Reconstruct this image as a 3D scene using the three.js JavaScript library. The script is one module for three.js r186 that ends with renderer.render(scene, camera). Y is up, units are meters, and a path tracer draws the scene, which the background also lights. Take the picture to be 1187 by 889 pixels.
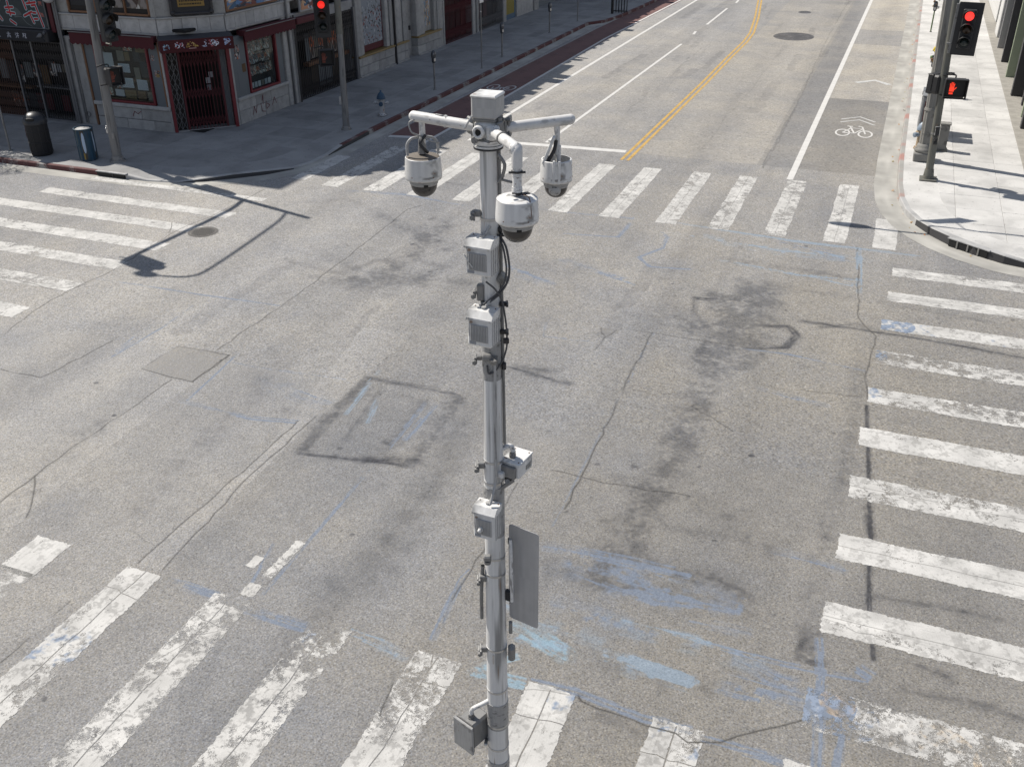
import * as THREE from 'three';
import { mergeGeometries } from 'three/addons/utils/BufferGeometryUtils.js';

// ---------------------------------------------------------------- camera, sky, sun, exposure
// x runs along the cross street (to the right), -z along the street that climbs away, y is up.
const scene = new THREE.Scene();
const camera = new THREE.PerspectiveCamera(43.48, 1024 / 766, 0.1, 1500);
const EYE = new THREE.Vector3(0, 9, 0);
const PITCH = 28.834 * Math.PI / 180, YAW = 21.49 * Math.PI / 180, ROLL = -0.298 * Math.PI / 180;
camera.position.copy(EYE);
camera.rotation.order = 'YXZ';
camera.rotation.set(-PITCH, YAW, ROLL);
const renderer = new THREE.WebGLRenderer({ antialias: true });
renderer.toneMapping = THREE.LinearToneMapping;
renderer.toneMappingExposure = 1.27;
renderer.shadowMap.enabled = true;

const SHADOW_AZ = 15.3 * Math.PI / 180, SUN_EL = 49 * Math.PI / 180;        // read from the pole shadows
const sunDir = new THREE.Vector3(-Math.cos(SHADOW_AZ) * Math.cos(SUN_EL), Math.sin(SUN_EL), -Math.sin(SHADOW_AZ) * Math.cos(SUN_EL));
// clear, slightly hazy sky: paler towards the horizon, brighter round the sun
const SKYW = 512, SKYH = 256, skyData = new Float32Array(SKYW * SKYH * 4);
for (let j = 0, k = 0; j < SKYH; j++) for (let i = 0; i < SKYW; i++, k += 4) {
  const el = ((j + .5) / SKYH - .5) * Math.PI, az = ((i + .5) / SKYW - .5) * 2 * Math.PI;
  const d = Math.cos(el) * Math.cos(az) * sunDir.x + Math.sin(el) * sunDir.y + Math.cos(el) * Math.sin(az) * sunDir.z;
  const t = Math.pow(1 - Math.max(0, Math.sin(el)), 2.2), g = .25 * Math.pow(Math.max(0, d), 12);
  skyData[k] = .155 + .15 * t + g; skyData[k + 1] = .2 + .135 * t + g * .95; skyData[k + 2] = .295 + .085 * t + g * .85; skyData[k + 3] = 1;
}
const skyTex = new THREE.DataTexture(skyData, SKYW, SKYH, THREE.RGBAFormat, THREE.FloatType);
skyTex.mapping = THREE.EquirectangularReflectionMapping; skyTex.magFilter = skyTex.minFilter = THREE.LinearFilter; skyTex.needsUpdate = true;
scene.background = skyTex; scene.environment = skyTex;
const sun = new THREE.DirectionalLight(new THREE.Color(1, 0.945, 0.865), 4.6);
sun.position.copy(sunDir).multiplyScalar(120).add(new THREE.Vector3(-8, 0, -30));
sun.target.position.set(-8, 0, -30);
sun.castShadow = true;
sun.shadow.mapSize.set(4096, 4096);
Object.assign(sun.shadow.camera, { left: -70, right: 70, top: 70, bottom: -70, near: 1, far: 320 });
scene.add(sun, sun.target);

// ---------------------------------------------------------------- helpers
let seed = 7;
const rnd = () => { seed = (seed * 1664525 + 1013904223) >>> 0; return seed / 4294967296; };
const rr = (a, b) => a + (b - a) * rnd();
const reseed = s => { seed = s >>> 0; for (let i = 0; i < 5; i++) rnd(); };
const clamp = (v, a = 0, b = 1) => v < a ? a : v > b ? b : v;
const sstep = (a, b, v) => { const t = clamp((v - a) / (b - a)); return t * t * (3 - 2 * t); };
const mix = (a, b, t) => a + (b - a) * t;
const TAB = new Float32Array(65536);
reseed(991); for (let i = 0; i < 65536; i++) TAB[i] = rnd();
function vn(x, y) {
  const xi = Math.floor(x), yi = Math.floor(y); let fx = x - xi, fy = y - yi;
  fx = fx * fx * (3 - 2 * fx); fy = fy * fy * (3 - 2 * fy);
  const a = xi & 255, b = (xi + 1) & 255, c = (yi & 255) << 8, d = ((yi + 1) & 255) << 8;
  const t = TAB[c + a], u = TAB[c + b], v = TAB[d + a], w = TAB[d + b];
  return t + (u - t) * fx + (v - t + (t - u - v + w) * fx) * fy;
}
function fbm(x, y, o = 3) { let s = 0, a = .5, n = 0; for (let i = 0; i < o; i++) { s += a * vn(x, y); n += a; x = x * 2.03 + 17.3; y = y * 2.03 + 9.1; a *= .5; } return s / n; }
const hash2 = (i, j) => TAB[((i * 7919 + j * 104729 + ((i * j) >> 3)) & 65535)];
const S8 = new Uint8ClampedArray(4097);
for (let i = 0; i <= 4096; i++) { const l = i / 4096; S8[i] = Math.round(255 * (l <= .0031308 ? l * 12.92 : 1.055 * Math.pow(l, 1 / 2.4) - .055)); }
const enc = l => S8[l <= 0 ? 0 : l >= 1 ? 4096 : (l * 4096) | 0];
function finish(t, srgb, repeat) {
  t.magFilter = THREE.LinearFilter; t.minFilter = THREE.LinearMipmapLinearFilter; t.generateMipmaps = true;
  t.wrapS = t.wrapT = repeat ? THREE.RepeatWrapping : THREE.ClampToEdgeWrapping;
  if (srgb) t.colorSpace = THREE.SRGBColorSpace;
  t.needsUpdate = true; return t;
}
// fn(i, j, out) fills linear rgb (+ alpha)
function colorTex(w, h, fn, repeat = true) {
  const d = new Uint8Array(w * h * 4), o = [0, 0, 0, 1];
  for (let j = 0, k = 0; j < h; j++) for (let i = 0; i < w; i++, k += 4) { o[3] = 1; fn(i, j, o); d[k] = enc(o[0]); d[k + 1] = enc(o[1]); d[k + 2] = enc(o[2]); d[k + 3] = o[3] * 255; }
  return finish(new THREE.DataTexture(d, w, h), true, repeat);
}
function grayTex(w, h, fn, repeat = true) {
  const d = new Uint8Array(w * h * 4);
  for (let j = 0, k = 0; j < h; j++) for (let i = 0; i < w; i++, k += 4) { d[k] = d[k + 1] = d[k + 2] = clamp(fn(i, j)) * 255; d[k + 3] = 255; }
  return finish(new THREE.DataTexture(d, w, h), false, repeat);
}
// tileable fbm on a w-wide tile
function tfbm(i, j, w, f, o = 3) {
  let s = 0, a = .5, n = 0;
  for (let q = 0; q < o; q++) {
    const x = i / w * f, y = j / w * f, xi = Math.floor(x), yi = Math.floor(y); let fx = x - xi, fy = y - yi; fx = fx * fx * (3 - 2 * fx); fy = fy * fy * (3 - 2 * fy);
    const g = (u, v) => TAB[((((v % f) + f) % f) * 251 + (((u % f) + f) % f) * 7 + f * 31) & 65535];
    s += a * mix(mix(g(xi, yi), g(xi + 1, yi), fx), mix(g(xi, yi + 1), g(xi + 1, yi + 1), fx), fy); n += a; a *= .5; f *= 2;
  }
  return s / n;
}
const lin = (r, g, b) => new THREE.Color().setRGB(r, g, b);
const mat = (color, roughness = .8, extra = {}) => new THREE.MeshStandardMaterial({ color, roughness, ...extra });
const used = {};
function numbered(name) { if (used[name] === undefined) { used[name] = 0; return name; } return name + '_' + String(++used[name]).padStart(3, '0'); }
function sh(o) { o.traverse(m => { if (m.isMesh) { m.castShadow = m.receiveShadow = true; } }); return o; }
// part: a named mesh under a parent
function part(parent, name, geo, m, x = 0, y = 0, z = 0, ry = 0) {
  const o = new THREE.Mesh(geo, m); o.name = name; o.position.set(x, y, z); o.rotation.y = ry; o.castShadow = o.receiveShadow = true; parent.add(o); return o;
}
function thing(name, label, category, x = 0, y = 0, z = 0, ry = 0, group) {
  const o = new THREE.Group(); o.name = numbered(name); o.position.set(x, y, z); o.rotation.y = ry; o.userData = { label, category }; if (group) o.userData.group = group; scene.add(o); return o;
}
function single(name, label, category, geo, m, x = 0, y = 0, z = 0, ry = 0, group) {
  const o = part(scene, numbered(name), geo, m, x, y, z, ry); o.userData = { label, category }; if (group) o.userData.group = group; return o;
}
function struct(name, label, geo, m) { const o = part(scene, numbered(name), geo, m); o.userData = { kind: 'structure', label }; return o; }
function structGroup(name, label, x = 0, y = 0, z = 0) { const o = new THREE.Group(); o.name = numbered(name); o.position.set(x, y, z); o.userData = { kind: 'structure', label }; scene.add(o); return o; }
function stuff(o) { o.userData.kind = 'stuff'; return o; }
const merge = a => mergeGeometries(a.map(g => { const q = g.index ? g.toNonIndexed() : g; for (const n of Object.keys(q.attributes)) if (!['position', 'normal', 'uv'].includes(n)) q.deleteAttribute(n); return q; }));
const at = (g, x = 0, y = 0, z = 0, rx = 0, ry = 0, rz = 0) => { const m = new THREE.Matrix4().makeRotationFromEuler(new THREE.Euler(rx, ry, rz)); m.setPosition(x, y, z); return g.clone().applyMatrix4(m); };
// chamfered box, uv in metres, optional uv offset
function quadGeo(quads) {   // quads: list of [a,b,c,d] positions (CCW), flat shaded, uv in metres along edges
  const p = [], n = [], uv = [];
  for (const q of quads) {
    const [a, b, c, d] = q.map(v => new THREE.Vector3(...v));
    const nn = new THREE.Vector3().subVectors(b, a).cross(new THREE.Vector3().subVectors(c, a)).normalize();
    const ax = Math.abs(nn.x), ay = Math.abs(nn.y), az = Math.abs(nn.z);
    const f = v => ay > ax && ay > az ? [v.x, v.z] : ax > az ? [v.z, v.y] : [v.x, v.y];
    for (const v of d ? [a, b, c, a, c, d] : [a, b, c]) { p.push(v.x, v.y, v.z); n.push(nn.x, nn.y, nn.z); uv.push(...f(v)); }
  }
  const g = new THREE.BufferGeometry();
  g.setAttribute('position', new THREE.Float32BufferAttribute(p, 3)); g.setAttribute('normal', new THREE.Float32BufferAttribute(n, 3)); g.setAttribute('uv', new THREE.Float32BufferAttribute(uv, 2));
  return g;
}
const boxCache = {};
function box(w, h, d, c = 0, uo = 0) {
  const key = [w, h, d, c, uo].map(v => v.toFixed(4)).join();
  if (boxCache[key]) return boxCache[key];
  const X = w / 2, Y = h / 2, Z = d / 2;
  c = Math.min(c, X * .9, Y * .9, Z * .9);
  const q = [], x = X - c, y = Y - c, z = Z - c;
  for (const s of [1, -1]) {
    const o = v => s > 0 ? v : [v[1], v[0], v[3], v[2]];
    q.push(o([[s * X, -y, z], [s * X, -y, -z], [s * X, y, -z], [s * X, y, z]]));
    q.push(o([[-x, s * Y, z], [x, s * Y, z], [x, s * Y, -z], [-x, s * Y, -z]]));
    q.push(o([[-x, -y, s * Z], [x, -y, s * Z], [x, y, s * Z], [-x, y, s * Z]]));
  }
  if (c > 0) {
    const fix = v => { // orient outward
      const a = new THREE.Vector3(...v[0]), b = new THREE.Vector3(...v[1]), e = new THREE.Vector3(...v[2]);
      const nn = b.clone().sub(a).cross(e.clone().sub(a)); return nn.dot(a.clone().add(b).add(e)) < 0 ? v.slice().reverse() : v;
    };
    for (const a of [1, -1]) for (const b of [1, -1]) {
      q.push(fix([[a * X, b * y, -z], [a * X, b * y, z], [a * x, b * Y, z], [a * x, b * Y, -z]]));
      q.push(fix([[a * X, -y, b * z], [a * X, y, b * z], [a * x, y, b * Z], [a * x, -y, b * Z]]));
      q.push(fix([[-x, a * Y, b * z], [x, a * Y, b * z], [x, a * y, b * Z], [-x, a * y, b * Z]]));
      for (const e of [1, -1]) q.push(fix([[a * X, b * y, e * z], [a * x, b * Y, e * z], [a * x, b * y, e * Z]]));
    }
  }
  const g = quadGeo(q);
  if (uo) { const u = g.attributes.uv; for (let i = 0; i < u.count; i++) u.setXY(i, u.getX(i) + uo, u.getY(i) + uo * .63); }
  return boxCache[key] = g;
}
const cyl = (r0, r1, h, n = 16) => new THREE.CylinderGeometry(r1, r0, h, n);   // r0 bottom, r1 top
const lathe = (pts, n = 24) => new THREE.LatheGeometry(pts.map(p => new THREE.Vector2(p[0], p[1])), n);
function tube(pts, r, seg = 16, n = 8, straight = false) {
  const v = pts.map(p => new THREE.Vector3(...p));
  const c = straight ? (() => { const k = new THREE.CurvePath(); for (let i = 0; i + 1 < v.length; i++) k.add(new THREE.LineCurve3(v[i], v[i + 1])); return k; })() : new THREE.CatmullRomCurve3(v, false, 'catmullrom', .4);
  return new THREE.TubeGeometry(c, seg, r, n, false);
}
function rod(a, b, r, n = 8) {  // closed cylinder between two points
  const A = new THREE.Vector3(...a), B = new THREE.Vector3(...b), d = B.clone().sub(A), g = new THREE.CylinderGeometry(r, r, d.length(), n);
  g.applyQuaternion(new THREE.Quaternion().setFromUnitVectors(new THREE.Vector3(0, 1, 0), d.clone().normalize())); g.translate(...A.add(B).multiplyScalar(.5).toArray()); return g;
}
function shapeGeo(pts, depth, bevel = 0) {     // outline in x,y extruded along +z
  const s = new THREE.Shape(pts.map(p => new THREE.Vector2(p[0], p[1])));
  return new THREE.ExtrudeGeometry(s, { depth, bevelEnabled: bevel > 0, bevelSize: bevel, bevelThickness: bevel, bevelSegments: 1, curveSegments: 8 });
}
function canvas(w, h) { const c = document.createElement('canvas'); c.width = w; c.height = h; return c; }
function canvasTex(w, h, draw) { const c = canvas(w, h); draw(c.getContext('2d'), w, h); const t = new THREE.CanvasTexture(c); t.colorSpace = THREE.SRGBColorSpace; t.anisotropy = 8; return t; }

// ---------------------------------------------------------------- the ground: worn asphalt with traced cracks, tar and sprayed marks (metres)
const CRACKS=[[[-16.96,-13.22],[-17.37,-14.58],[-17.47,-15.7],[-17.35,-17.01],[-17.43,-17.72],[-17.77,-19.97],[-17.62,-21.32],[-17.62,-23.98]],[[-12.42,-24.34],[-12.62,-23.85],[-12.35,-19.82],[-12.25,-17.3],[-12.25,-15.56],[-12.24,-14.36]],[[-11.86,-14.29],[-11.84,-13.04]],[[-15.8,-12.11],[-14.77,-12.11],[-14.7,-12.84],[-14.59,-13.94]],[[-12.28,-12.98],[-12.28,-10.27],[-12.23,-9.42],[-12.18,-8.66]],[[-12.23,-9.42],[-11.73,-8.88],[-11.48,-8.49]],[[-9.11,-12.51],[-9.08,-11.24],[-9.08,-10.28],[-9.1,-8.23]],[[-8.89,-12.82],[-8.89,-11.75],[-8.88,-10.7],[-8.77,-9.41],[-8.75,-9.07],[-8.67,-8.23]],[[-9.4,-6.01],[-9.43,-6.57],[-9.42,-6.91],[-9.42,-7.24]],[[-9.71,-6.31],[-9.43,-6.57]],[[-9.74,-6.93],[-9.65,-7.2]],[[-0.24,-25.17],[-0.07,-22.68],[0.08,-20.71],[0.46,-19.93],[0.47,-19.19],[0.39,-17.81],[0.48,-17.01]],[[-4.74,-18.36],[-3.93,-18.4],[-2.8,-18.38],[-1.13,-18.38],[0.36,-18.18]],[[-2.36,-8.15],[-2.32,-8.08],[-1.89,-8.04],[-1.46,-8.01],[-1.14,-8.01],[-0.94,-7.95],[-0.58,-8.05],[-0.48,-8.18],[-0.22,-8.38],[0.23,-8.73]],[[-5.09,-18.23],[-4.89,-17.81],[-4.74,-18.27]],[[-4.89,-17.81],[-4.91,-17.19]],[[-3.73,-11.71],[-3.8,-13.55],[-3.83,-14.46],[-3.92,-16.02],[-3.99,-18.42]],[[-10.28,-6.85],[-10.34,-7.21]],[[-4.26,-7.97],[-4.52,-9.07],[-4.53,-9.84],[-4.51,-10.26]],[[-4.63,-7.98],[-4.56,-7.39],[-4.47,-6.99]],[[-23.43,-21.35],[-22.96,-23.43],[-21.44,-24.5]],[[-17.84,-19.8],[-18.28,-20.53],[-18.45,-20.93]],[[-3.81,-15.84],[-2.58,-15.6],[-1.67,-14.97]],[[-4.27,-12.66],[-3.36,-12.61],[-1.97,-12.75]],[[-2.55,-17.07],[-1.18,-16.84],[0.38,-17.08]],[[-3.63,-31.67],[-3.62,-35.73],[-3.7,-41.52]],[[-4.51,-10.26],[-4.67,-12.1]],[[-19.7,-15.82],[-17.9,-15.65],[-17.32,-16.15]],[[-13.13,-14.23],[-11.86,-14.29],[-11.84,-13.04],[-13.14,-13.12],[-13.13,-14.23]]];
const TAR=[[[[-3.51,-20.56],[-2.34,-20.79]],0.205,0.75],[[[-3.51,-20.56],[-3.14,-18.56]],0.127,0.5],[[[-2.34,-20.79],[-2.36,-19.31],[-2.82,-18.5],[-2.83,-17.65],[-2.51,-17.48]],0.189,0.8],[[[-2.38,-19.44],[-1.3,-19.72],[-1.07,-19.35],[-1.22,-18.68],[-2.29,-18.27],[-2.79,-17.74]],0.165,0.85],[[[-3.2,-20.42],[-2.49,-19.59],[-3.29,-18.91]],0.348,0.35],[[[-8.74,-14.41],[-6.73,-14.44],[-6.52,-11.96],[-8.53,-11.59],[-8.74,-14.41]],0.167,0.5],[[[-6.77,-14.35],[-6.54,-12.01]],0.368,0.45],[[[-6.59,-12.11],[-7.4,-11.83]],0.236,0.5],[[[-8.51,-11.69],[-8.71,-14.34]],0.311,0.35],[[[-8.22,-13.98],[-8.06,-12.85],[-7.98,-12.25]],0.126,0.3],[[[-7.31,-13.97],[-7.2,-12.7]],0.175,0.3],[[[-7.29,-12.42],[-7.23,-12.42]],0.139,0.6],[[[-11.23,-22.28],[-10.71,-20.44],[-9.64,-20.22],[-10.34,-18.79]],0.346,0.28],[[[-12.56,-18.52],[-11.24,-18.73],[-8.6,-19.17]],0.287,0.22],[[[-13.79,-19.28],[-11.24,-18.73]],0.24,0.2],[[[-11.62,-23.66],[-11.56,-22.16]],0.377,0.28],[[[-1.07,-20.13],[0.19,-20.14],[1.91,-20.08],[3.32,-19.91]],0.187,0.5],[[[-0.65,-19.92],[-0.01,-20.39],[0.36,-20.3]],0.173,0.35],[[[0.48,-16.77],[0.62,-14.95],[0.72,-13.44],[0.79,-12.67],[0.81,-11.89],[0.85,-11.13],[0.97,-10.06]],0.074,0.6],[[[0.68,-13.42],[0.78,-12.74]],0.119,0.5],[[[0.75,-11.28],[1.86,-11.43],[2.79,-11.43]],0.162,0.28],[[[-1.68,-10.83],[-1.12,-10.95],[-0.71,-10.68]],0.225,0.4],[[[0.17,-10.25],[0.11,-9.78],[0.38,-9.75]],0.203,0.45],[[[0.17,-10.25],[0.32,-10.39]],0.315,0.3],[[[-3.38,-23.21],[-1.59,-23.15],[0.0,-23.04]],0.343,0.3],[[[-6.3,-15.84],[-5.31,-15.64]],0.136,0.3],[[[-1.9,-12.41],[-1.23,-12.43]],0.184,0.15],[[[-3.09,-11.71],[-1.78,-11.87],[-0.77,-12.03]],0.271,0.15],[[[-11.96,-26.56],[-13.88,-26.82],[-14.98,-25.44]],0.19,0.25],[[[-11.91,-19.06],[-11.43,-20.17],[-9.76,-19.01]],0.252,0.2],[[[-2.36,-15.69],[-2.09,-15.52]],0.182,0.3],[[[-4.93,-19.25],[-3.29,-18.91]],0.429,0.12],[[[1.36,-9.67],[2.14,-9.75],[2.67,-9.68]],0.192,0.25],[[[1.45,-10.17],[1.85,-10.09]],0.173,0.4],[[[-1.98,-7.95],[-1.34,-7.92]],0.232,0.25],[[[-9.56,-12.77],[-9.25,-12.72]],0.219,0.25],[[[-3.03,-13.27],[-2.98,-13.24]],0.133,0.5],[[[-2.65,-13.7],[-2.6,-13.66]],0.118,0.4],[[[-11.71,-16.43],[-11.63,-16.41]],0.133,0.3],[[[-3.2,-12.8],[-2.35,-12.0]],0.338,0.2],[[[-6.07,-15.73],[-4.94,-15.59]],0.231,0.35],[[[-3.85,-19.66],[-2.61,-18.28]],0.829,0.22],[[[-3.44,-10.26],[-1.92,-10.26],[-0.76,-10.42]],0.55,0.18],[[[-1.35,-12.38],[-0.49,-11.81]],0.379,0.2],[[[-13.12,-23.09],[-10.14,-21.31]],0.567,0.25],[[[-12.76,-19.67],[-10.15,-18.86]],0.379,0.22],[[[-1.89,-21.99],[-0.11,-21.85]],0.366,0.2],[[[-3.17,-7.08],[-2.71,-7.0]],0.225,0.2],[[[-2.32,-8.71],[-0.81,-8.83]],0.317,0.2],[[[0.46,-21.8],[3.42,-21.46]],0.214,0.15],[[[-19.37,-17.17],[-15.76,-16.74]],0.333,0.12],[[[-2.44,-18.34],[-2.45,-14.99],[-2.6,-11.9],[-2.64,-10.17]],0.706,0.34],[[[-2.27,-21.84],[-2.14,-17.62]],1.0,0.4],[[[-3.32,-20.9],[-2.4,-20.21],[-2.44,-18.34],[-2.95,-17.32]],0.621,0.4],[[[0.24,-19.36],[0.3,-15.12],[0.1,-12.04],[0.11,-9.81]],0.35,0.22],[[[-6.44,-14.84],[-5.99,-11.6],[-5.69,-9.0]],0.649,0.14],[[[-10.62,-14.4],[-10.29,-11.68],[-9.97,-9.07]],0.531,0.14],[[[-10.97,-23.12],[-10.73,-18.64],[-11.5,-18.35]],0.711,0.24],[[[-8.41,-19.52],[-10.59,-19.27],[-12.03,-18.44]],0.387,0.34],[[[-5.43,-15.98],[-6.14,-15.9]],0.278,0.35],[[[-3.1,-12.71],[-2.1,-12.7],[-0.85,-12.57]],0.412,0.22],[[[-2.97,-10.86],[-1.82,-10.88],[-0.69,-10.73]],0.427,0.3],[[[-5.32,-14.22],[-5.2,-11.9]],0.486,0.1],[[[-12.44,-11.5],[-11.85,-8.35]],0.617,0.12],[[[-6.17,-9.63],[-6.08,-7.42]],0.509,0.12],[[[-12.89,-23.18],[-14.83,-24.12],[-16.79,-22.53]],0.297,0.2],[[[-7.28,-12.22],[-6.69,-13.05]],0.459,0.3],[[[-8.7,-12.28],[-8.46,-14.07]],0.382,0.22]];
const BLUE=[[[[-3.73,-10.72],[-2.77,-10.81],[-1.56,-10.84]],0.203,0.5,0],[[[-2.97,-10.86],[-1.87,-10.08],[-0.75,-10.34]],0.407,0.14,0],[[[-1.22,-9.49],[-1.1,-9.58],[-0.13,-9.59],[0.36,-9.62],[0.92,-9.68]],0.113,1.0,0],[[[0.79,-9.82],[0.95,-9.73]],0.185,1.0,0],[[[0.25,-10.47],[0.38,-9.44],[0.46,-8.11]],0.123,0.8,0],[[[0.69,-8.68],[0.66,-8.19]],0.123,0.8,0],[[[-1.09,-8.03],[-0.58,-8.05],[-0.09,-8.06],[0.3,-8.05]],0.135,0.95,0],[[[-5.53,-8.07],[-5.03,-8.03],[-4.61,-7.97]],0.168,0.7,1],[[[-1.92,-8.96],[-1.59,-8.92],[-1.13,-8.85]],0.2,0.65,1],[[[-3.72,-8.05],[-3.36,-8.08],[-3.04,-8.11]],0.198,0.75,2],[[[-3.4,-8.77],[-2.75,-8.85]],0.154,0.6,1],[[[-4.46,-10.07],[-4.57,-9.62],[-4.44,-8.37]],0.099,0.5,0],[[[-8.42,-8.08],[-7.61,-8.06]],0.152,0.55,0],[[[-7.03,-7.97],[-6.11,-7.97]],0.185,0.75,0],[[[-7.51,-9.33],[-7.27,-8.33]],0.069,0.55,0],[[[-7.15,-11.83],[-7.08,-10.37],[-7.01,-8.3]],0.062,0.45,0],[[[-5.01,-25.44],[-2.05,-25.17],[-0.22,-25.18],[1.27,-25.16]],0.154,0.55,1],[[[-15.22,-24.79],[-13.09,-25.13],[-11.11,-24.75]],0.18,0.5,0],[[[-9.24,-25.28],[-8.09,-25.3],[-6.31,-25.41]],0.171,0.5,0],[[[-3.36,-23.09],[-1.54,-22.81],[-0.07,-23.01]],0.193,0.6,1],[[[-0.22,-25.18],[-0.02,-22.2]],0.139,0.65,1],[[[-6.28,-25.58],[-6.28,-23.79],[-7.75,-23.52]],0.133,0.4,0],[[[-5.43,-24.83],[-5.03,-24.26],[-4.98,-23.39],[-5.39,-22.58],[-4.97,-22.05],[-4.01,-22.23]],0.152,0.45,0],[[[-17.37,-16.53],[-16.11,-16.61],[-14.29,-16.64],[-12.29,-16.76]],0.07,0.5,0],[[[-14.16,-16.05],[-14.03,-14.88],[-14.07,-13.37]],0.065,0.5,0],[[[-11.79,-14.66],[-11.49,-12.41]],0.075,0.45,0],[[[-11.6,-14.02],[-10.21,-14.08],[-9.1,-14.19]],0.079,0.4,0],[[[-11.6,-12.37],[-9.99,-12.3],[-9.11,-12.48]],0.145,0.4,0],[[[-2.24,-18.29],[-1.13,-18.38],[0.36,-18.18]],0.081,0.4,0],[[[-6.3,-18.05],[-6.13,-17.38],[-5.15,-17.53]],0.084,0.45,0],[[[-3.96,-18.38],[-3.92,-16.02]],0.077,0.45,0],[[[-3.92,-16.02],[-3.77,-11.22]],0.045,0.3,0],[[[-2.98,-8.15],[-2.38,-8.19],[-1.54,-8.09],[-0.97,-8.12]],0.153,0.7,0],[[[-2.44,-9.51],[-1.28,-9.52],[-0.38,-9.46]],0.336,0.25,1],[[[-3.44,-10.26],[-2.36,-10.08],[-1.43,-10.25]],0.412,0.18,0],[[[-8.14,-13.83],[-7.91,-12.9]],0.108,0.45,1],[[[-7.01,-13.91],[-6.99,-12.63]],0.139,0.4,0],[[[-4.04,-9.44],[-3.3,-9.17],[-2.35,-9.19]],0.319,0.22,1],[[[-5.82,-6.47],[-5.46,-6.47]],0.059,0.2,0],[[[-17.5,-24.98],[-16.97,-26.17],[-16.28,-26.64]],0.128,0.4,0],[[[-4.78,-24.71],[-2.2,-24.3],[-0.09,-24.45]],0.667,0.2,1],[[[-2.29,-24.94],[-0.49,-24.3]],0.451,0.3,0],[[[-1.18,-22.83],[-0.17,-22.64]],0.189,0.5,1],[[[-0.7,-9.42],[-0.14,-9.24],[0.28,-9.25]],0.246,0.3,0],[[[-3.64,-8.2],[-3.29,-8.5]],0.127,0.35,2],[[[-1.36,-9.92],[-0.57,-9.96]],0.183,0.25,0],[[[-3.2,-9.58],[-1.73,-9.52]],0.522,0.22,0],[[[-3.27,-10.53],[-2.0,-10.57],[-0.77,-10.51]],0.477,0.24,0],[[[-2.26,-8.9],[-1.13,-8.86]],0.369,0.4,1],[[[-0.83,-8.97],[0.2,-9.0]],0.312,0.35,0],[[[-3.52,-9.09],[-2.67,-8.74]],0.28,0.35,2],[[[-0.49,-11.81],[0.72,-11.76]],0.198,0.3,0],[[[-8.64,-14.75],[-8.43,-13.03]],0.109,0.45,1],[[[-7.23,-14.18],[-7.14,-12.27]],0.103,0.45,0],[[[-1.49,-16.73],[-0.19,-16.51]],0.184,0.25,0],[[[-9.06,-21.06],[-6.87,-20.1]],0.473,0.2,0],[[[-7.22,-21.76],[-4.95,-20.83]],0.378,0.25,0],[[[-10.68,-13.59],[-8.89,-13.19]],0.37,0.2,0],[[[-14.06,-13.09],[-14.34,-14.72]],0.173,0.3,0]];
const PATCHES={patch:[[-13.13,-14.23],[-11.86,-14.29],[-11.84,-13.04],[-13.14,-13.12]],tri:[[-5.09,-18.23],[-4.74,-18.27],[-4.89,-17.81]],palestrip:[[-9.11,-12.51],[-8.89,-12.82],[-8.67,-8.23],[-9.1,-8.23]],pale2:[[-12.28,-12.98],[-11.81,-13.01],[-11.73,-11.13],[-11.62,-9.18],[-11.42,-7.94],[-12.18,-8.66]],pale3:[[-9.94,-16.39],[-8.79,-16.59],[-8.82,-11.63],[-8.76,-10.53],[-9.08,-11.24]]};

const BLUES = [[.148, .185, .25], [.2, .262, .33], [.21, .31, .38]];
function maskCanvas(x0, x1, z0, z1, w, h, draw) {
  const c = canvas(w, h), g = c.getContext('2d'); g.fillStyle = '#000'; g.fillRect(0, 0, w, h);
  g.setTransform(w / (x1 - x0), 0, 0, h / (z1 - z0), -x0 * w / (x1 - x0), -z0 * h / (z1 - z0));
  g.lineJoin = g.lineCap = 'round'; draw(g); return g.getImageData(0, 0, w, h).data;
}
const strokePath = (g, pts) => { g.beginPath(); pts.forEach((p, i) => i ? g.lineTo(p[0], p[1]) : g.moveTo(p[0], p[1])); g.stroke(); };
const fillPath = (g, pts) => { g.beginPath(); pts.forEach((p, i) => i ? g.lineTo(p[0], p[1]) : g.moveTo(p[0], p[1])); g.closePath(); g.fill(); };
function jitterPath(pts, amp, step) {
  const o = [];
  for (let i = 0; i + 1 < pts.length; i++) { const [a, b] = [pts[i], pts[i + 1]], L = Math.hypot(b[0] - a[0], b[1] - a[1]), n = Math.max(1, Math.round(L / step)); for (let k = 0; k < n; k++) { const t = k / n; o.push([mix(a[0], b[0], t) + (k || i ? rr(-amp, amp) : 0), mix(a[1], b[1], t) + (k || i ? rr(-amp, amp) : 0)]); } }
  o.push(pts[pts.length - 1]); return o;
}
const dens2 = (pts, s) => { const o = []; for (let i = 0; i + 1 < pts.length; i++) { const a = pts[i], b = pts[i + 1], n = Math.max(1, Math.round(Math.hypot(b[0] - a[0], b[1] - a[1]) / s)); for (let k = 0; k < n; k++) o.push([mix(a[0], b[0], k / n), mix(a[1], b[1], k / n)]); } o.push(pts[pts.length - 1]); return o; };
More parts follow.
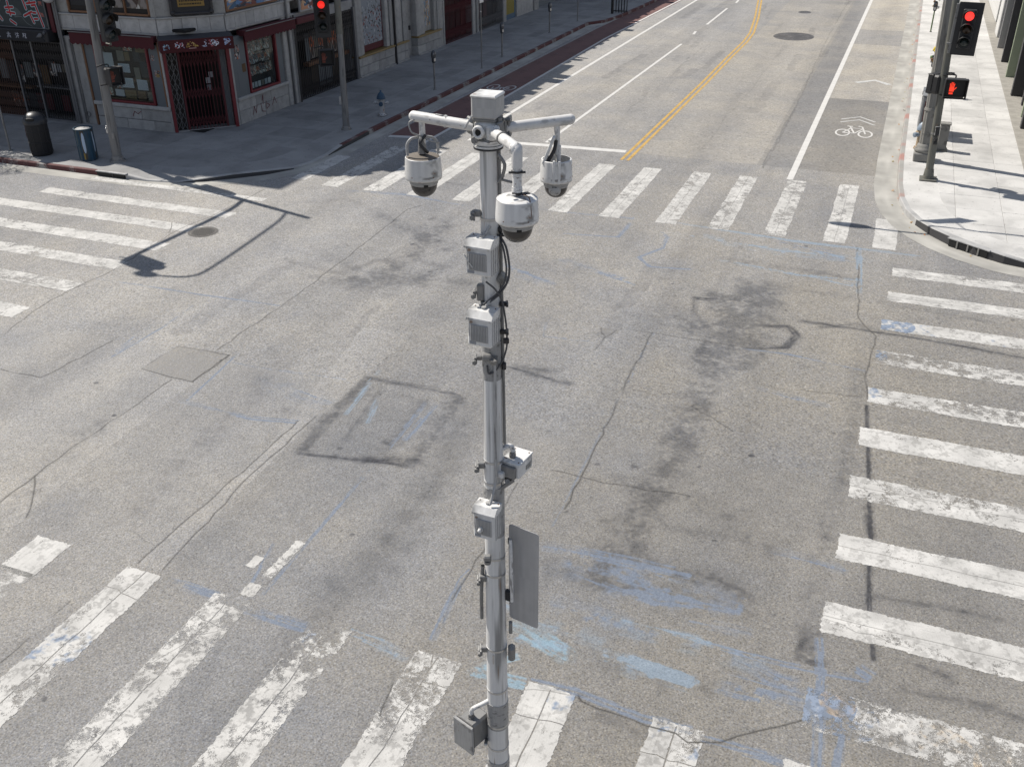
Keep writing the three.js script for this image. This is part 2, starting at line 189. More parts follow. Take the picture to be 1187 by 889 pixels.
// a smear: many small overlapping blots scattered along a path
function spray(g, p, wd, a) {
  const P = dens2(p, .12);
  for (const q of P) for (let n = 0; n < 22; n++) { const r = wd * rr(.04, .26), o = () => (rnd() + rnd() + rnd() - 1.5) * wd * .5; g.globalAlpha = Math.min(1, a * rr(.06, .34)); g.beginPath(); g.ellipse(q[0] + o(), q[1] + o(), r, r * rr(.4, 1), rr(0, 3), 0, 7); g.fill(); }
}
reseed(31);
const CR = CRACKS.map((c, i) => { const q = jitterPath(c, .03, .25); q.seam = i < 8 || i === 11 || i === 13 || i === 16 || i === CRACKS.length - 1; return q; });
for (let k = 0; k < 70; k++) {     // stray hairline cracks
  let x = rr(-15, 2), z = rr(-24, -6), a = rr(0, 6.28); const p = [[x, z]];
  for (let i = 0, n = 3 + rnd() * 7; i < n; i++) { a += rr(-.7, .7); x += Math.cos(a) * .22; z += Math.sin(a) * .22; p.push([x, z]); }
  p.thin = true; CR.push(p);
}
// panels of older and newer paving on the far street: [x0, x1, z0, z1, tone, warm]
const ZONES = [[-8.0, -3.75, -112, -31.2, 1.1, .6], [-3.9, -2.66, -112, -31.5, .84, -.2], [-2.66, -.15, -43, -30.6, .8, .25], [-2.66, -.15, -57, -43.06, 1.27, .9], [-2.66, -.15, -62, -57.06, 1.02, .1], [-2.66, -.15, -112, -62.06, 1.22, .8], [-17.2, -14.3, -112, -31, 1.12, .1]];
function asphalt(x0, x1, z0, z1, w, h, avenue) {
  const pw = w / (x1 - x0);
  const crack = maskCanvas(x0, x1, z0, z1, w, h, g => {
    g.strokeStyle = '#fff';
    for (const c of CR) { g.strokeStyle = c.seam ? '#0f0' : '#f00'; g.globalAlpha = c.thin ? .45 : .9; g.lineWidth = c.thin ? .01 : c.seam ? .02 : .016; strokePath(g, c); if (!c.thin) { g.globalAlpha = .14; g.lineWidth = .06; strokePath(g, c); } }
    g.strokeStyle = '#f00'; if (avenue) { g.strokeStyle = '#0f0'; g.globalAlpha = .6; g.lineWidth = .03; strokePath(g, jitterPath([[-3.68, -31.2], [-3.72, -41], [-4.1, -59], [-4.18, -75], [-4.2, -110]], .05, .6)); for (const z of [-43.03, -57.03, -62.03, -69, -76]) strokePath(g, [[-2.66, z], [-.15, z]]); g.globalAlpha = .3; for (const x of [-9.9, -12.6, -6]) strokePath(g, jitterPath([[x, -33], [x + .1, -110]], .12, 1.4)); }
  });
  const tar = maskCanvas(x0, x1, z0, z1, w, h, g => {
    g.strokeStyle = g.fillStyle = '#fff';
    reseed(41); for (const [p, wd, a] of TAR) { if (wd > .1) { g.fillStyle = '#0f0'; spray(g, p, wd * 1.1, a * (wd > .28 ? .95 : .7)); g.fillStyle = '#fff'; if (wd > .28) continue; } const a2 = wd > .1 ? a * .55 : a; for (const [k, q] of [[1.6, .25], [1, .35]]) { g.globalAlpha = a2 * q; g.lineWidth = wd * k; strokePath(g, jitterPath(p, wd * .3, wd * 1.1)); } for (let n = 0; n < 7; n++) { const o = rr(-.5, .5) * wd; g.globalAlpha = a2 * rr(.15, .5); g.lineWidth = wd * rr(.12, .5); strokePath(g, jitterPath(p.map(q => [q[0] + o, q[1] + o * rr(-1, 1)]), wd * .2, wd)); } }
    g.fillStyle = '#fff'; if (avenue) { g.globalAlpha = .8; g.beginPath(); g.ellipse(-5.9, -58.3, 1.1, 1.4, 0, 0, 7); g.fill(); g.beginPath(); g.ellipse(-6.4, -68.1, .4, .6, 0, 0, 7); g.fill(); }
    reseed(77); for (let k = 0; k < 150; k++) { const x = rr(-16, 5), z = rr(-26, -5), r = rr(.012, .05); g.globalAlpha = rr(.15, .5); g.beginPath(); g.ellipse(x, z, r, r * rr(.5, 1.5), rr(0, 3), 0, 7); g.fill(); }
    for (let k = 0; k < (avenue ? 60 : 14); k++) { const x = rr(-14, -3), z = avenue ? rr(-100, -33) : rr(-31, -14); g.globalAlpha = rr(.08, .22); g.lineWidth = rr(.1, .5); strokePath(g, jitterPath([[x, z], [x + rr(-.3, .3), z - rr(1, 7)]], .08, .5)); }
  });
  const blue = maskCanvas(x0, x1, z0, z1, w, h, g => {
    g.globalCompositeOperation = 'lighter'; reseed(43);
    for (const [p, wd, a0, t] of BLUE) { const a = Math.min(1, a0 * 1.7); g.strokeStyle = g.fillStyle = ['#f00', '#0f0', '#00f'][t]; if (wd > .16) spray(g, p, wd * .9, a * .5); g.globalAlpha = a * (wd > .16 ? .12 : .4); g.lineWidth = wd * .8; strokePath(g, jitterPath(p, wd * .15, wd)); const P = dens2(p, .25); for (let n = 0; n < 12; n++) { const s = Math.floor(rr(0, P.length * .6)), e = Math.min(P.length, s + 2 + Math.floor(rr(.2, .9) * P.length)), q = P.slice(s, e); if (q.length < 2) continue; const dx = q[q.length - 1][0] - q[0][0], dz = q[q.length - 1][1] - q[0][1], L = Math.hypot(dx, dz) || 1, o = rr(-.62, .62) * wd; g.globalAlpha = a * rr(.12, .55); g.lineWidth = wd * rr(.07, .32); strokePath(g, jitterPath(q.map(v => [v[0] - dz / L * o, v[1] + dx / L * o]), wd * .07, .3)); } }
  });
  const zone = maskCanvas(x0, x1, z0, z1, w, h, g => {       // r = lighter paving, g = smooth patch, b = darker warm wear
    g.globalCompositeOperation = 'lighter';
    g.fillStyle = '#f00'; g.globalAlpha = .7; fillPath(g, PATCHES.palestrip); g.globalAlpha = .5; fillPath(g, PATCHES.pale2); fillPath(g, PATCHES.pale3);
    g.fillStyle = '#0f0'; g.globalAlpha = 1; fillPath(g, PATCHES.patch); fillPath(g, PATCHES.tri);
  });
  const H8 = new Uint8Array(w * h * 4);
  const map = colorTex(w, h, (i, j, o) => {
    const k = (j * w + i) * 4, x = x0 + (i + .5) / pw, z = z0 + (j + .5) / h * (z1 - z0);
    const g1 = TAB[(i * 7919 + j * 15473 + ((i * j) & 1023)) & 65535], g2 = vn(x * 34, z * 34);
    const macro = fbm(x * .16 + 3, z * .16 + 5, 3), mid = fbm(x * .9 + 40, z * .9, 3), fine = fbm(x * 5.5, z * 5.5 + 70, 2), streak = fbm(x * .8 + 11, z * .06 + 3, 3);
    let v = .239 * (1 + (macro - .5) * .3 + (mid - .5) * .26 + (fine - .5) * .14 + (streak - .5) * .36);
    let warm = .85 + (macro - .5) * 1.6 + (mid - .5) * 1.3;
    // more exposed, browner stone on the near right-hand lanes
    const wear = sstep(-9, -2, x + z * .15 + (mid - .5) * 5) * sstep(-30, -17, z + (macro - .5) * 8); v *= 1 - .2 * wear; warm += .7 * wear;
    if (avenue) for (const q of ZONES) if (x > q[0] && x < q[1] && z > q[2] && z < q[3]) { v *= q[4]; warm += q[5]; }
    const lane = vn(z * 1.3, 5) * .05 + vn(z * 9, 8) * .015; v *= x < -12.28 + lane ? 1.05 : x < -9.1 + lane ? .985 : x < -3.85 + lane ? .95 : .955;
    const rz = zone[k] / 255, gz = zone[k + 1] / 255;
    v *= 1 + .24 * rz; if (gz > .4) { v = mix(v, .20, .6); warm += .2; }
    const grain = ((g1 - .5) * .66 + (g2 - .5) * .14) * (gz > .4 ? .45 : 1) * (avenue ? .5 : 1);
    v *= 1 + grain; if (g1 > .98) v *= 1.3; else if (g1 < .03) v *= .65; warm += (hash2(i, j) - .5) * 2.2 * (avenue ? .4 : 1);
    let r = v * (1 + .05 * warm), g = v * (1 + .012 * warm), b = v * (1 - .06 * warm + .02);
    const ts = tar[k + 1] / 255, t0 = Math.min(tar[k], tar[k + 2]) / 255; if (ts > .01) { const c = Math.min(.5, ts * 1.0 * sstep(.3, .66, fbm(x * 3.3, z * 3.3, 3) * .45 + fbm(x * 15, z * 15, 2) * .35 + g1 * .2)); r *= 1 - c; g *= 1 - c * .98; b *= 1 - c * .92; } if (t0 > .01) { const tn = fbm(x * 4, z * 4, 4), c = Math.min(.6, sstep(.0, .5, t0 * 1.2 - tn * .6) * .5 + t0 * .42 * sstep(.25, .7, tn)); r *= 1 - c; g *= 1 - c * .98; b *= 1 - c * .9; }
    for (let q = 0; q < 3; q++) { const m = blue[k + q] / 255; if (m > .01) { const n = fbm(x * 1.7 + 7, z * 1.7, 2) * .5 + fbm(x * 9, z * 9, 3) * .55 + g1 * .2, c = Math.max(sstep(-.02, .36, m * 1.15 - n * .85) * .72, m * .6 * sstep(.42, .6, fbm(x * 3.2 + 60, z * 3.2, 4))), B = BLUES[q], k2 = 1 + grain * .5; r = mix(r, B[0] * k2, c); g = mix(g, B[1] * k2, c); b = mix(b, B[2] * k2, c); } }
    const cn = fbm(x * .9 + 31, z * .9 + 4, 3), c0 = Math.max(crack[k] / 255 * sstep(.36, .56, cn), crack[k + 1] / 255 * sstep(.2, .45, cn)); if (c0 > .02) { const c = c0 * .72; r *= 1 - c; g *= 1 - c; b *= 1 - c; }
    o[0] = r; o[1] = g; o[2] = b;
    const hh = clamp(.55 + (g1 - .5) * .35 + (g2 - .5) * .5 - c0 * .5) * 255; H8[k] = H8[k + 1] = H8[k + 2] = hh; H8[k + 3] = 255;
  }, false);
  return { map, bump: finish(new THREE.DataTexture(H8, w, h), false, false) };
}
function sheet(x0, x1, z0, z1, y, uvScale) {
  const g = new THREE.BufferGeometry(), u = uvScale ? [x0 / uvScale, z0 / uvScale, x1 / uvScale, z1 / uvScale] : [0, 0, 1, 1];
  g.setAttribute('position', new THREE.Float32BufferAttribute([x0, y, z0, x1, y, z0, x1, y, z1, x0, y, z1], 3));
  g.setAttribute('normal', new THREE.Float32BufferAttribute([0, 1, 0, 0, 1, 0, 0, 1, 0, 0, 1, 0], 3));
  g.setAttribute('uv', new THREE.Float32BufferAttribute([u[0], u[1], u[2], u[1], u[2], u[3], u[0], u[3]], 2));
  g.setIndex([0, 2, 1, 0, 3, 2]); return g;
}
const plainMap = colorTex(512, 512, (i, j, o) => { const v = .22 * (1 + (tfbm(i, j, 512, 4, 4) - .5) * .35 + (TAB[(i * 7919 + j * 104729) & 65535] - .5) * .4); o[0] = v * 1.02; o[1] = v; o[2] = v * .97; });
const M = {};
M.plainRoad = new THREE.MeshStandardMaterial({ map: plainMap, roughness: .93 });
struct('ground', 'asphalt and city ground stretching to the horizon', sheet(-700, 700, -900, 500, -.03, 6), M.plainRoad);
function road(label, x0, x1, z0, z1, w, h, avenue) { const t = asphalt(x0, x1, z0, z1, w, h, avenue); return struct('road', label, sheet(x0, x1, z0, z1, 0), new THREE.MeshStandardMaterial({ map: t.map, bumpMap: t.bump, bumpScale: .006, roughness: .92 })); }
road('stained and cracked asphalt of the near half of the intersection', -19, 7, -14, -2, 2048, 945, false);
road('grey asphalt of the far half of the intersection with faded blue marks', -33, 7, -32, -14, 2048, 922, false);
road('asphalt of the street climbing away with lane lines', -18.6, 7, -112, -32, 656, 2048, true);
struct('road', 'asphalt of the cross street leaving to the left', sheet(-120, -33, -32, -2, 0, 6), M.plainRoad);
struct('road', 'asphalt at the lower left beside the near crosswalk', sheet(-33, -19, -14, -2, 0, 6), M.plainRoad);
struct('road', 'asphalt of the cross street leaving to the right', sheet(7, 120, -32, -2, 0, 6), M.plainRoad);
struct('road', 'asphalt of the street behind the viewpoint', sheet(-33, 7, -2, 60, 0, 6), M.plainRoad);

// ---------------------------------------------------------------- painted markings
// stripes: [x0, x1, z0, z1, wear 0..1, kind]
function paintSet(name, label, stripes, X0, X1, Z0, Z1, w, h, opt = {}) {
  const mask = maskCanvas(X0, X1, Z0, Z1, w, h, g => { for (const s of stripes) { g.fillStyle = `rgb(255,${Math.round(s[4] * 255)},0)`; g.fillRect(s[0], s[2], s[1] - s[0], s[3] - s[2]); } });
  const line = maskCanvas(X0, X1, Z0, Z1, w, h, g => { g.strokeStyle = '#fff'; reseed(opt.seed || 5); (opt.cracks || (() => { }))(g); for (const c of CR) { g.lineWidth = c.thin ? .012 : .022; g.globalAlpha = c.thin ? .5 : .9; strokePath(g, c); } });
  const tint = maskCanvas(X0, X1, Z0, Z1, w, h, g => { g.globalCompositeOperation = 'lighter'; (opt.tints || (() => { }))(g); });
  const map = colorTex(w, h, (i, j, o) => {
    const x = X0 + (i + .5) / w * (X1 - X0), z = Z0 + (j + .5) / h * (Z1 - Z0);
    const wx = (vn(x * 2.5, z * 2.5) - .5) * .035 + (vn(x * 29, z * 29 + 9) - .5) * .03, wz = (vn(x * 2.5 + 50, z * 2.5) - .5) * .035 + (vn(x * 29, z * 29 + 77) - .5) * .03;
    const ii = clamp(Math.round(i + wx * w / (X1 - X0)), 0, w - 1), jj = clamp(Math.round(j + wz * h / (Z1 - Z0)), 0, h - 1), k = (jj * w + ii) * 4;
    const on = mask[k] / 255, wear = mask[k + 1] / 255, g1 = TAB[(i * 7919 + j * 15473 + ((i * j) & 1023)) & 65535];
    const ax = opt.along === 'z' ? [x * 2.2, z * .8] : [x * .8, z * 2.2];
    const n = fbm(ax[0] + 3, ax[1] + 8, 2) * .36 + fbm(x * 7.5, z * 7.5, 3) * .34 + fbm(x * 26, z * 26, 2) * .2 + g1 * .14;
    const cover = sstep(-.04, .045, n - mix(.12, .6, wear));
    const c0 = line[(j * w + i) * 4] / 255;
    const dirt = fbm(x * 3.1 + 20, z * 3.1, 3), scr = opt.along === 'z' ? vn(x * 70, z * 2.5) : vn(x * 2.5, z * 70), v = .475 * (1 + (dirt - .5) * .55 + (g1 - .5) * .2 - .16 * sstep(.72, .95, scr));
    let r = v * 1.02, g = v, b = v * .955;
    const tb = tint[(j * w + i) * 4 + 2] / 255; if (tb > .02) { const c = sstep(.02, .25, tb * 1.1 - fbm(x * 3, z * 3, 2) * .6 - fbm(x * 14, z * 14, 3) * .55) * .85; r = mix(r, .16, c); g = mix(g, .215, c); b = mix(b, .31, c); }
    const ty = tint[(j * w + i) * 4] / 255; if (ty > .02) { const c = sstep(0, .4, ty - fbm(x * 11 + 4, z * 11, 3) * .9) * .45; r = mix(r, .55, c); g = mix(g, .36, c); b = mix(b, .14, c); }
    o[0] = r; o[1] = g; o[2] = b; o[3] = clamp(on > .5 ? cover * (1 - c0) * (1 - .34 * sstep(.5, .66, fbm(x * 6 + 90, z * 6, 2) * .4 + fbm(x * 21, z * 21, 3) * .6) * (.3 + wear)) : 0) * (opt.opacity || .97);
  }, false);
  const m = new THREE.MeshStandardMaterial({ map, transparent: true, roughness: .78 });
  const G = structGroup(name, label);
  for (const s of stripes) {
    const e = .045, a = s[0] - e, b = s[1] + e, c = s[2] - e, d = s[3] + e, g = sheet(a, b, c, d, .004), u = (x, z) => [(x - X0) / (X1 - X0), (z - Z0) / (Z1 - Z0)];
    g.setAttribute('uv', new THREE.Float32BufferAttribute([...u(a, c), ...u(b, c), ...u(b, d), ...u(a, d)], 2));
    part(G, 'stripe', g, m);
  }
  return G;
}
reseed(12);
{ // near crosswalk: heavily worn, a joint runs down the middle of every bar
  const xs = [-9.19, -7.66, -6.1, -4.53, -2.99, -1.43, .12], st = xs.map((x, i) => [x, x + .62, -8.12 + rr(-.04, .04), -3.6, [.7, .82, .84, .66, .52, .56, .6][i]]);
  st.push([-10.95, -10.32, -8.2, -7.45, .45], [-10.95, -10.32, -7.45, -3.6, .92], [-7.24, -7.08, -9.5, -8.62, .55], [-7.32, -7.1, -8.45, -8.2, .5], [-7.6, -7.45, -9.0, -8.75, .5]);
  paintSet('crosswalk', 'worn white crosswalk bars nearest the viewpoint', st, -11.2, 1, -9.7, -3.4, 2048, 1058, {
    along: 'z', seed: 3, cracks: g => { g.globalAlpha = 1; for (const x of xs) { g.lineWidth = .016; strokePath(g, jitterPath([[x + .3 + rr(-.04, .04), -8.1], [x + .33, -3.5]], .02, .25)); g.lineWidth = .012; strokePath(g, jitterPath([[x - .05, -7.66 + rr(-.08, .08)], [x + .7, -7.62 + rr(-.06, .06)]], .03, .12)); } },
    tints: g => { g.fillStyle = '#00f'; for (const [x, z, r] of [[-9, -6.6, .5], [-6, -7.95, .25], [-2.4, -8, .3], [-1.1, -7.8, .3]]) { g.globalAlpha = .5; g.beginPath(); g.arc(x, z, r, 0, 7); g.fill(); } },
  });
}
{ // right crosswalk: bars along the cross street
  const zs = [-24.1, -22.5, -20.86, -19.2, -17.52, -15.93, -14.28, -12.6, -10.98, -9.3, -7.7], st = zs.map((z, i) => [.66 - i * .047, 6.4, z, z + [.58, .56, .56, .6, .6, .64, .66, .62, .64, .66, .66][i], [.56, .5, .56, .74, .68, .5, .66, .4, .5, .7, .6][i]]);
  paintSet('crosswalk', 'white crosswalk bars along the right edge crossing the cross street', st, -.1, 6.6, -24.6, -6.6, 1024, 2048, {
    along: 'x', seed: 9, tints: g => { g.fillStyle = '#00f'; for (const [x, z, r, a] of [[.85, -20.6, .4, .6], [1.5, -20.45, .4, .5], [.5, -19, .3, .7], [.4, -9.1, .42, .8], [.75, -8.95, .35, .65], [.45, -17.3, .3, .7], [2.9, -20.2, .4, .5]]) { g.globalAlpha = a; g.beginPath(); g.arc(x, z, r, 0, 7); g.fill(); } g.fillStyle = '#f00'; for (const [x, z, r, a] of [[.6, -9.15, .22, .62], [1.7, -8.75, .5, .42], [2.5, -8.8, .4, .42]]) { g.globalAlpha = a; g.beginPath(); g.arc(x, z, r, 0, 7); g.fill(); } },
    cracks: g => { g.globalAlpha = .6; g.lineWidth = .014; for (const z of zs) if (rnd() < .4) strokePath(g, jitterPath([[.2, z + .3], [6.4, z + .36]], .015, .4));  },
  });
}
{ // far crosswalk: crosses the street climbing away
  const xs = [-16.2, -14.75, -13.28, -11.8, -10.3, -8.79, -7.27, -5.66, -4.2, -2.7, -1.15], st = xs.map((x, i) => [x, x + .58, -29.9 - i * .085, -25 - i * .042, [.52, .48, .36, .44, .5, .42, .46, .46, .7, .68, .48][i]]);
  st.push([.09, .68, -27.8, -25.35, .28], [-17.5, -16.95, -28.2, -25.3, .45]);
  paintSet('crosswalk', 'far white crosswalk bars crossing the street behind the camera pole', st, -17.7, 1, -31.2, -24.6, 2048, 722, { along: 'z', seed: 15, cracks: g => { g.globalAlpha = .35; g.lineWidth = .02; for (const x of xs) strokePath(g, jitterPath([[x + .29, -31], [x + .29, -25]], .012, .4)); } });
}
{ // left crosswalk
  const zs = [-23.28, -21.86, -20.52, -19.12, -17.68, -16.2, -14.66], st = zs.map((z, i) => [[-23.5, -24, -25, -25, -25, -25, -25][i], -17.0 - i * .09, z, z + [.3, .5, .52, .55, .52, .56, .6][i], [.55, .46, .42, .46, .52, .62, .62][i]]);
  paintSet('crosswalk', 'white crosswalk bars at the left crossing the cross street', st, -25.4, -16.6, -23.7, -13.8, 1820, 2048, { along: 'x', seed: 21 });
}
function ribbon(pts, w, y, uv = 1) {    // flat ribbon along a polyline [[x,z],...]
  const p = [], n = [], u = [], idx = []; let L = 0;
  pts.forEach((q, i) => { const a = pts[Math.max(0, i - 1)], b = pts[Math.min(pts.length - 1, i + 1)], d = Math.hypot(b[0] - a[0], b[1] - a[1]) || 1, nx = (b[1] - a[1]) / d, nz = -(b[0] - a[0]) / d; if (i) L += Math.hypot(q[0] - pts[i - 1][0], q[1] - pts[i - 1][1]); for (const s of [-.5, .5]) { p.push(q[0] + nx * w * s, y, q[1] + nz * w * s); n.push(0, 1, 0); u.push(s * w / uv, L / uv); } if (i) { const k = i * 2; idx.push(k - 2, k - 1, k, k - 1, k + 1, k); } });
  const g = new THREE.BufferGeometry(); g.setAttribute('position', new THREE.Float32BufferAttribute(p, 3)); g.setAttribute('normal', new THREE.Float32BufferAttribute(n, 3)); g.setAttribute('uv', new THREE.Float32BufferAttribute(u, 2)); g.setIndex(idx);
  const A = new THREE.Vector3().fromArray(p, 0), B = new THREE.Vector3().fromArray(p, 3), C = new THREE.Vector3().fromArray(p, 6); if (B.sub(A).cross(C.sub(A)).y < 0) { for (let i = 0; i < idx.length; i += 3) [idx[i + 1], idx[i + 2]] = [idx[i + 2], idx[i + 1]]; g.setIndex(idx); }
  return g;
}
function wornPaint(rgb, wear, s) { return new THREE.MeshStandardMaterial({ transparent: true, roughness: .8, map: colorTex(256, 256, (i, j, o) => { const n = tfbm(i, j, 256, 6, 5) * .7 + TAB[(i * 919 + j * 15473 + s) & 65535] * .3, v = 1 + (tfbm(i, j, 256, 5, 3) - .5) * .3; o[0] = rgb[0] * v; o[1] = rgb[1] * v; o[2] = rgb[2] * v; o[3] = sstep(wear - .05, wear + .05, n); }) }); }
M.white = wornPaint([.52, .51, .49], .3, 3); M.yellow = wornPaint([.46, .29, .08], .38, 11); M.redLane = wornPaint([.15, .078, .07], .3, 19);
M.whiteThin = wornPaint([.46, .46, .45], .36, 44);
const dens = (pts, s = 2) => { const o = []; for (let i = 0; i + 1 < pts.length; i++) { const a = pts[i], b = pts[i + 1], n = Math.max(1, Math.round(Math.hypot(b[0] - a[0], b[1] - a[1]) / s)); for (let k = 0; k < n; k++) o.push([mix(a[0], b[0], k / n), mix(a[1], b[1], k / n)]); } o.push(pts[pts.length - 1]); return o; };
struct('bike_lane', 'dark red painted bike lane along the left kerb', ribbon(dens([[-16.25, -31.2], [-16.25, -57], [-15.9, -70], [-15.85, -110]]), 1.6, .004, 2.2), M.redLane);
struct('lane_line', 'thin white line edging the red bike lane', ribbon(dens([[-15.38, -30.6], [-15.38, -38], [-15.6, -54], [-15.2, -72], [-15, -110]]), .14, .008, 1.3), M.white);
struct('lane_line', 'white line right of the bike lane buffer', ribbon(dens([[-14.15, -33], [-14.15, -110]]), .17, .004, 1.3), M.white);
struct('stop_line', 'short white bar at the end of the red bike lane', ribbon([[-17, -31.05], [-15.5, -31.3]], .28, .008, 1.3), M.white);
struct('stop_line', 'white stop line in front of the far crosswalk', ribbon([[-14.1, -31.65], [-8.35, -32.05]], .34, .004, 1.3), M.white);
struct('lane_line', 'long white lane line running from the stop line', ribbon(dens([[-11.32, -32.2], [-11.25, -53.8]]), .13, .004, 1.3), M.white);
for (const [z0, z1, t] of [[-57.1, -58.2, 'short white lane dash beyond the long lane line'], [-60.9, -68.2, 'white lane dash in the middle of the street'], [-71, -72.6, 'small white lane dash at the top edge']]) struct('lane_dash', t, ribbon([[-11.3, z0], [-11.4, z1]], .14, .004, 1.3), M.white);
const yl = [[-8.22, -31.0], [-8.2, -44], [-8.26, -50.8], [-8.26, -55.7], [-8.4, -58.8], [-9.05, -64.8], [-10.1, -73], [-11.5, -84], [-13, -100]];
{ const G = structGroup('centre_line', 'double yellow centre line bending to the left in the distance'); for (const o of [0, .22]) part(G, 'yellow_line', ribbon(dens(yl.map(p => [p[0] + o, p[1]])), .105, .004, 1.3), M.yellow); }
struct('lane_line', 'white line left of the concrete kerb lane on the right', ribbon(dens([[-2.66, -30.7], [-2.72, -76], [-2.8, -110]]), .2, .0045, 1.3), M.white);
function bikeMark(x, z, s, mtl, label, a) {
  const r = [], ring = (cx, cz, R) => { const p = []; for (let i = 0; i <= 18; i++) { const t = i / 18 * Math.PI * 2; p.push([cx + Math.cos(t) * R, cz + Math.sin(t) * R * 1.15]); } r.push(ribbon(p, .09, 0)); };
  const ln = (...p) => r.push(ribbon(p, .085, 0));
  ring(-.55, 0, .33); ring(.55, 0, .33); ln([-.55, 0], [-.2, -.62], [.38, -.62], [.02, 0], [-.55, 0]); ln([.02, 0], [-.28, -.8]); ln([-.42, -.82], [-.14, -.82]); ln([.55, 0], [.32, -.85], [.12, -.9]);
  const g = merge(r.map(q => q.toNonIndexed())); g.scale(s, 1, s * 1.75); g.rotateY(a); g.translate(x, .0085, z); return struct('bike_symbol', label, g, mtl);
}
bikeMark(-1.2, -37.3, .72, M.white, 'white bicycle symbol painted in the right hand kerb lane', 0);
bikeMark(-16.25, -40.2, .7, M.whiteThin, 'faint white bicycle symbol in the red bike lane', Math.PI);
for (const [z, t] of [[-39.4, 'white chevron above the bicycle symbol'], [-38.9, 'lower white chevron touching the bicycle symbol']]) struct('lane_chevron', t, ribbon([[-1.8, z], [-1.15, z - .6], [-.55, z + .1]], .1, .006, 1.3), M.whiteThin);
struct('lane_chevron', 'faded white arrow on the concrete lane slab', ribbon([[-1.75, -46.6], [-1.0, -47.4], [-.35, -46.6]], .28, .006, 1.3), M.whiteThin);

// ---------------------------------------------------------------- kerbs, gutters, pavements
const concTex = (base, s, warm) => colorTex(512, 512, (i, j, o) => { const n = tfbm(i, j, 512, 5, 5), f = TAB[(i * 7919 + j * 104729 + s) & 65535]; let v = base * (1 + (n - .5) * .35 + (f - .5) * .14); const st = tfbm((i + 100) % 512, (j + s) % 512, 512, 3, 5); v *= 1 - .1 * sstep(.58, .78, st); { const ci = i >> 5, cj = j >> 5, h1 = hash2(ci + s, cj), h2 = hash2(cj + 7, ci + s), d = Math.hypot((i & 31) - 6 - h1 * 20, (j & 31) - 6 - h2 * 20); if (h1 * 3.7 % 1 < .3 && d < 1.2 + h2 * 2.2) v *= .66; } if (f > .994) v *= .62; v *= 1 - .1 * sstep(.55, .7, tfbm((i + 2 * s) % 512, (j + 77) % 512, 512, 9, 4)); o[0] = v * (1 + .02 * warm); o[1] = v; o[2] = v * (1 - .045 * warm); });
const bumpC = grayTex(256, 256, (i, j) => .5 + (tfbm(i, j, 256, 40, 2) - .5) * .7);
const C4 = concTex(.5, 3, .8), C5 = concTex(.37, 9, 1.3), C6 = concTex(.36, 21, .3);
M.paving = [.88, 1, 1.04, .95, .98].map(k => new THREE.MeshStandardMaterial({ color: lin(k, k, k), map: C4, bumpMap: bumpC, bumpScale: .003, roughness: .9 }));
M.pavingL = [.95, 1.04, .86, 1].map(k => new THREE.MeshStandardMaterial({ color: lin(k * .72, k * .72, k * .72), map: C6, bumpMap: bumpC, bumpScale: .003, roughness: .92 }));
const gutT = colorTex(512, 256, (i, j, o) => { const st = tfbm(Math.floor(i / 5), j * 2 % 512, 512, 12, 3), n = tfbm(i, j, 512, 8, 4), v = .36 * (1 + (st - .5) * .5 + (n - .5) * .35); o[0] = v * 1.03; o[1] = v; o[2] = v * .92; });
M.gutter = new THREE.MeshStandardMaterial({ map: gutT, bumpMap: bumpC, bumpScale: .003, roughness: .92 });
M.kerb = new THREE.MeshStandardMaterial({ map: C6, bumpMap: bumpC, bumpScale: .004, roughness: .9 });
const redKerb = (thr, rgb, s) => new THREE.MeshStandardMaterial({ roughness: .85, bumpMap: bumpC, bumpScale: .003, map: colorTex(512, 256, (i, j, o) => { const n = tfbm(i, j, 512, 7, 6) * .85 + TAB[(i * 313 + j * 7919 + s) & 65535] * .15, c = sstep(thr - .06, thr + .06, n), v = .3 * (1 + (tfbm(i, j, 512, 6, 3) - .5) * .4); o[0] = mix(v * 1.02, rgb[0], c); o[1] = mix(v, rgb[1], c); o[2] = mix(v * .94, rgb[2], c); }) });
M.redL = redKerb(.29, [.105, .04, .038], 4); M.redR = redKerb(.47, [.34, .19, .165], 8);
const pathN = pts => pts.map((q, i) => { const a = pts[Math.max(0, i - 1)], b = pts[Math.min(pts.length - 1, i + 1)], d = Math.hypot(b[0] - a[0], b[1] - a[1]); return [(b[1] - a[1]) / d, -(b[0] - a[0]) / d]; });
// strip between two offset profiles of a path; prof: list of [offset, heightFn(h)]
function pathStrip(pts, prof, uvs = 2) {
  const N = pathN(pts), p = [], u = [], idx = [], m = prof.length; let L = 0;
  pts.forEach((q, i) => { if (i) L += Math.hypot(q[0] - pts[i - 1][0], q[1] - pts[i - 1][1]); let s = 0; prof.forEach((f, k) => { const y = f[1](q[2]); if (k) s += Math.hypot(f[0] - prof[k - 1][0], y - prof[k - 1][1](q[2])); p.push(q[0] + N[i][0] * f[0], y, q[1] + N[i][1] * f[0]); u.push(L / uvs, s / uvs); }); if (i) for (let k = 0; k + 1 < m; k++) { const a = (i - 1) * m + k, b = i * m + k; idx.push(a, b, a + 1, b, b + 1, a + 1); } });
  let g = new THREE.BufferGeometry(); g.setAttribute('position', new THREE.Float32BufferAttribute(p, 3)); g.setAttribute('uv', new THREE.Float32BufferAttribute(u, 2)); g.setIndex(idx); g = g.toNonIndexed(); g.computeVertexNormals(); return g;
}
const densH = (pts, s = 1.5) => { const o = []; for (let i = 0; i + 1 < pts.length; i++) { const a = pts[i], b = pts[i + 1], L = Math.hypot(b[0] - a[0], b[1] - a[1]), n = Math.max(1, Math.min(40, Math.round(L / s))); for (let k = 0; k < n; k++) o.push([0, 1, 2].map(c => mix(a[c], b[c], k / n))); } o.push(pts[pts.length - 1]); return o; };
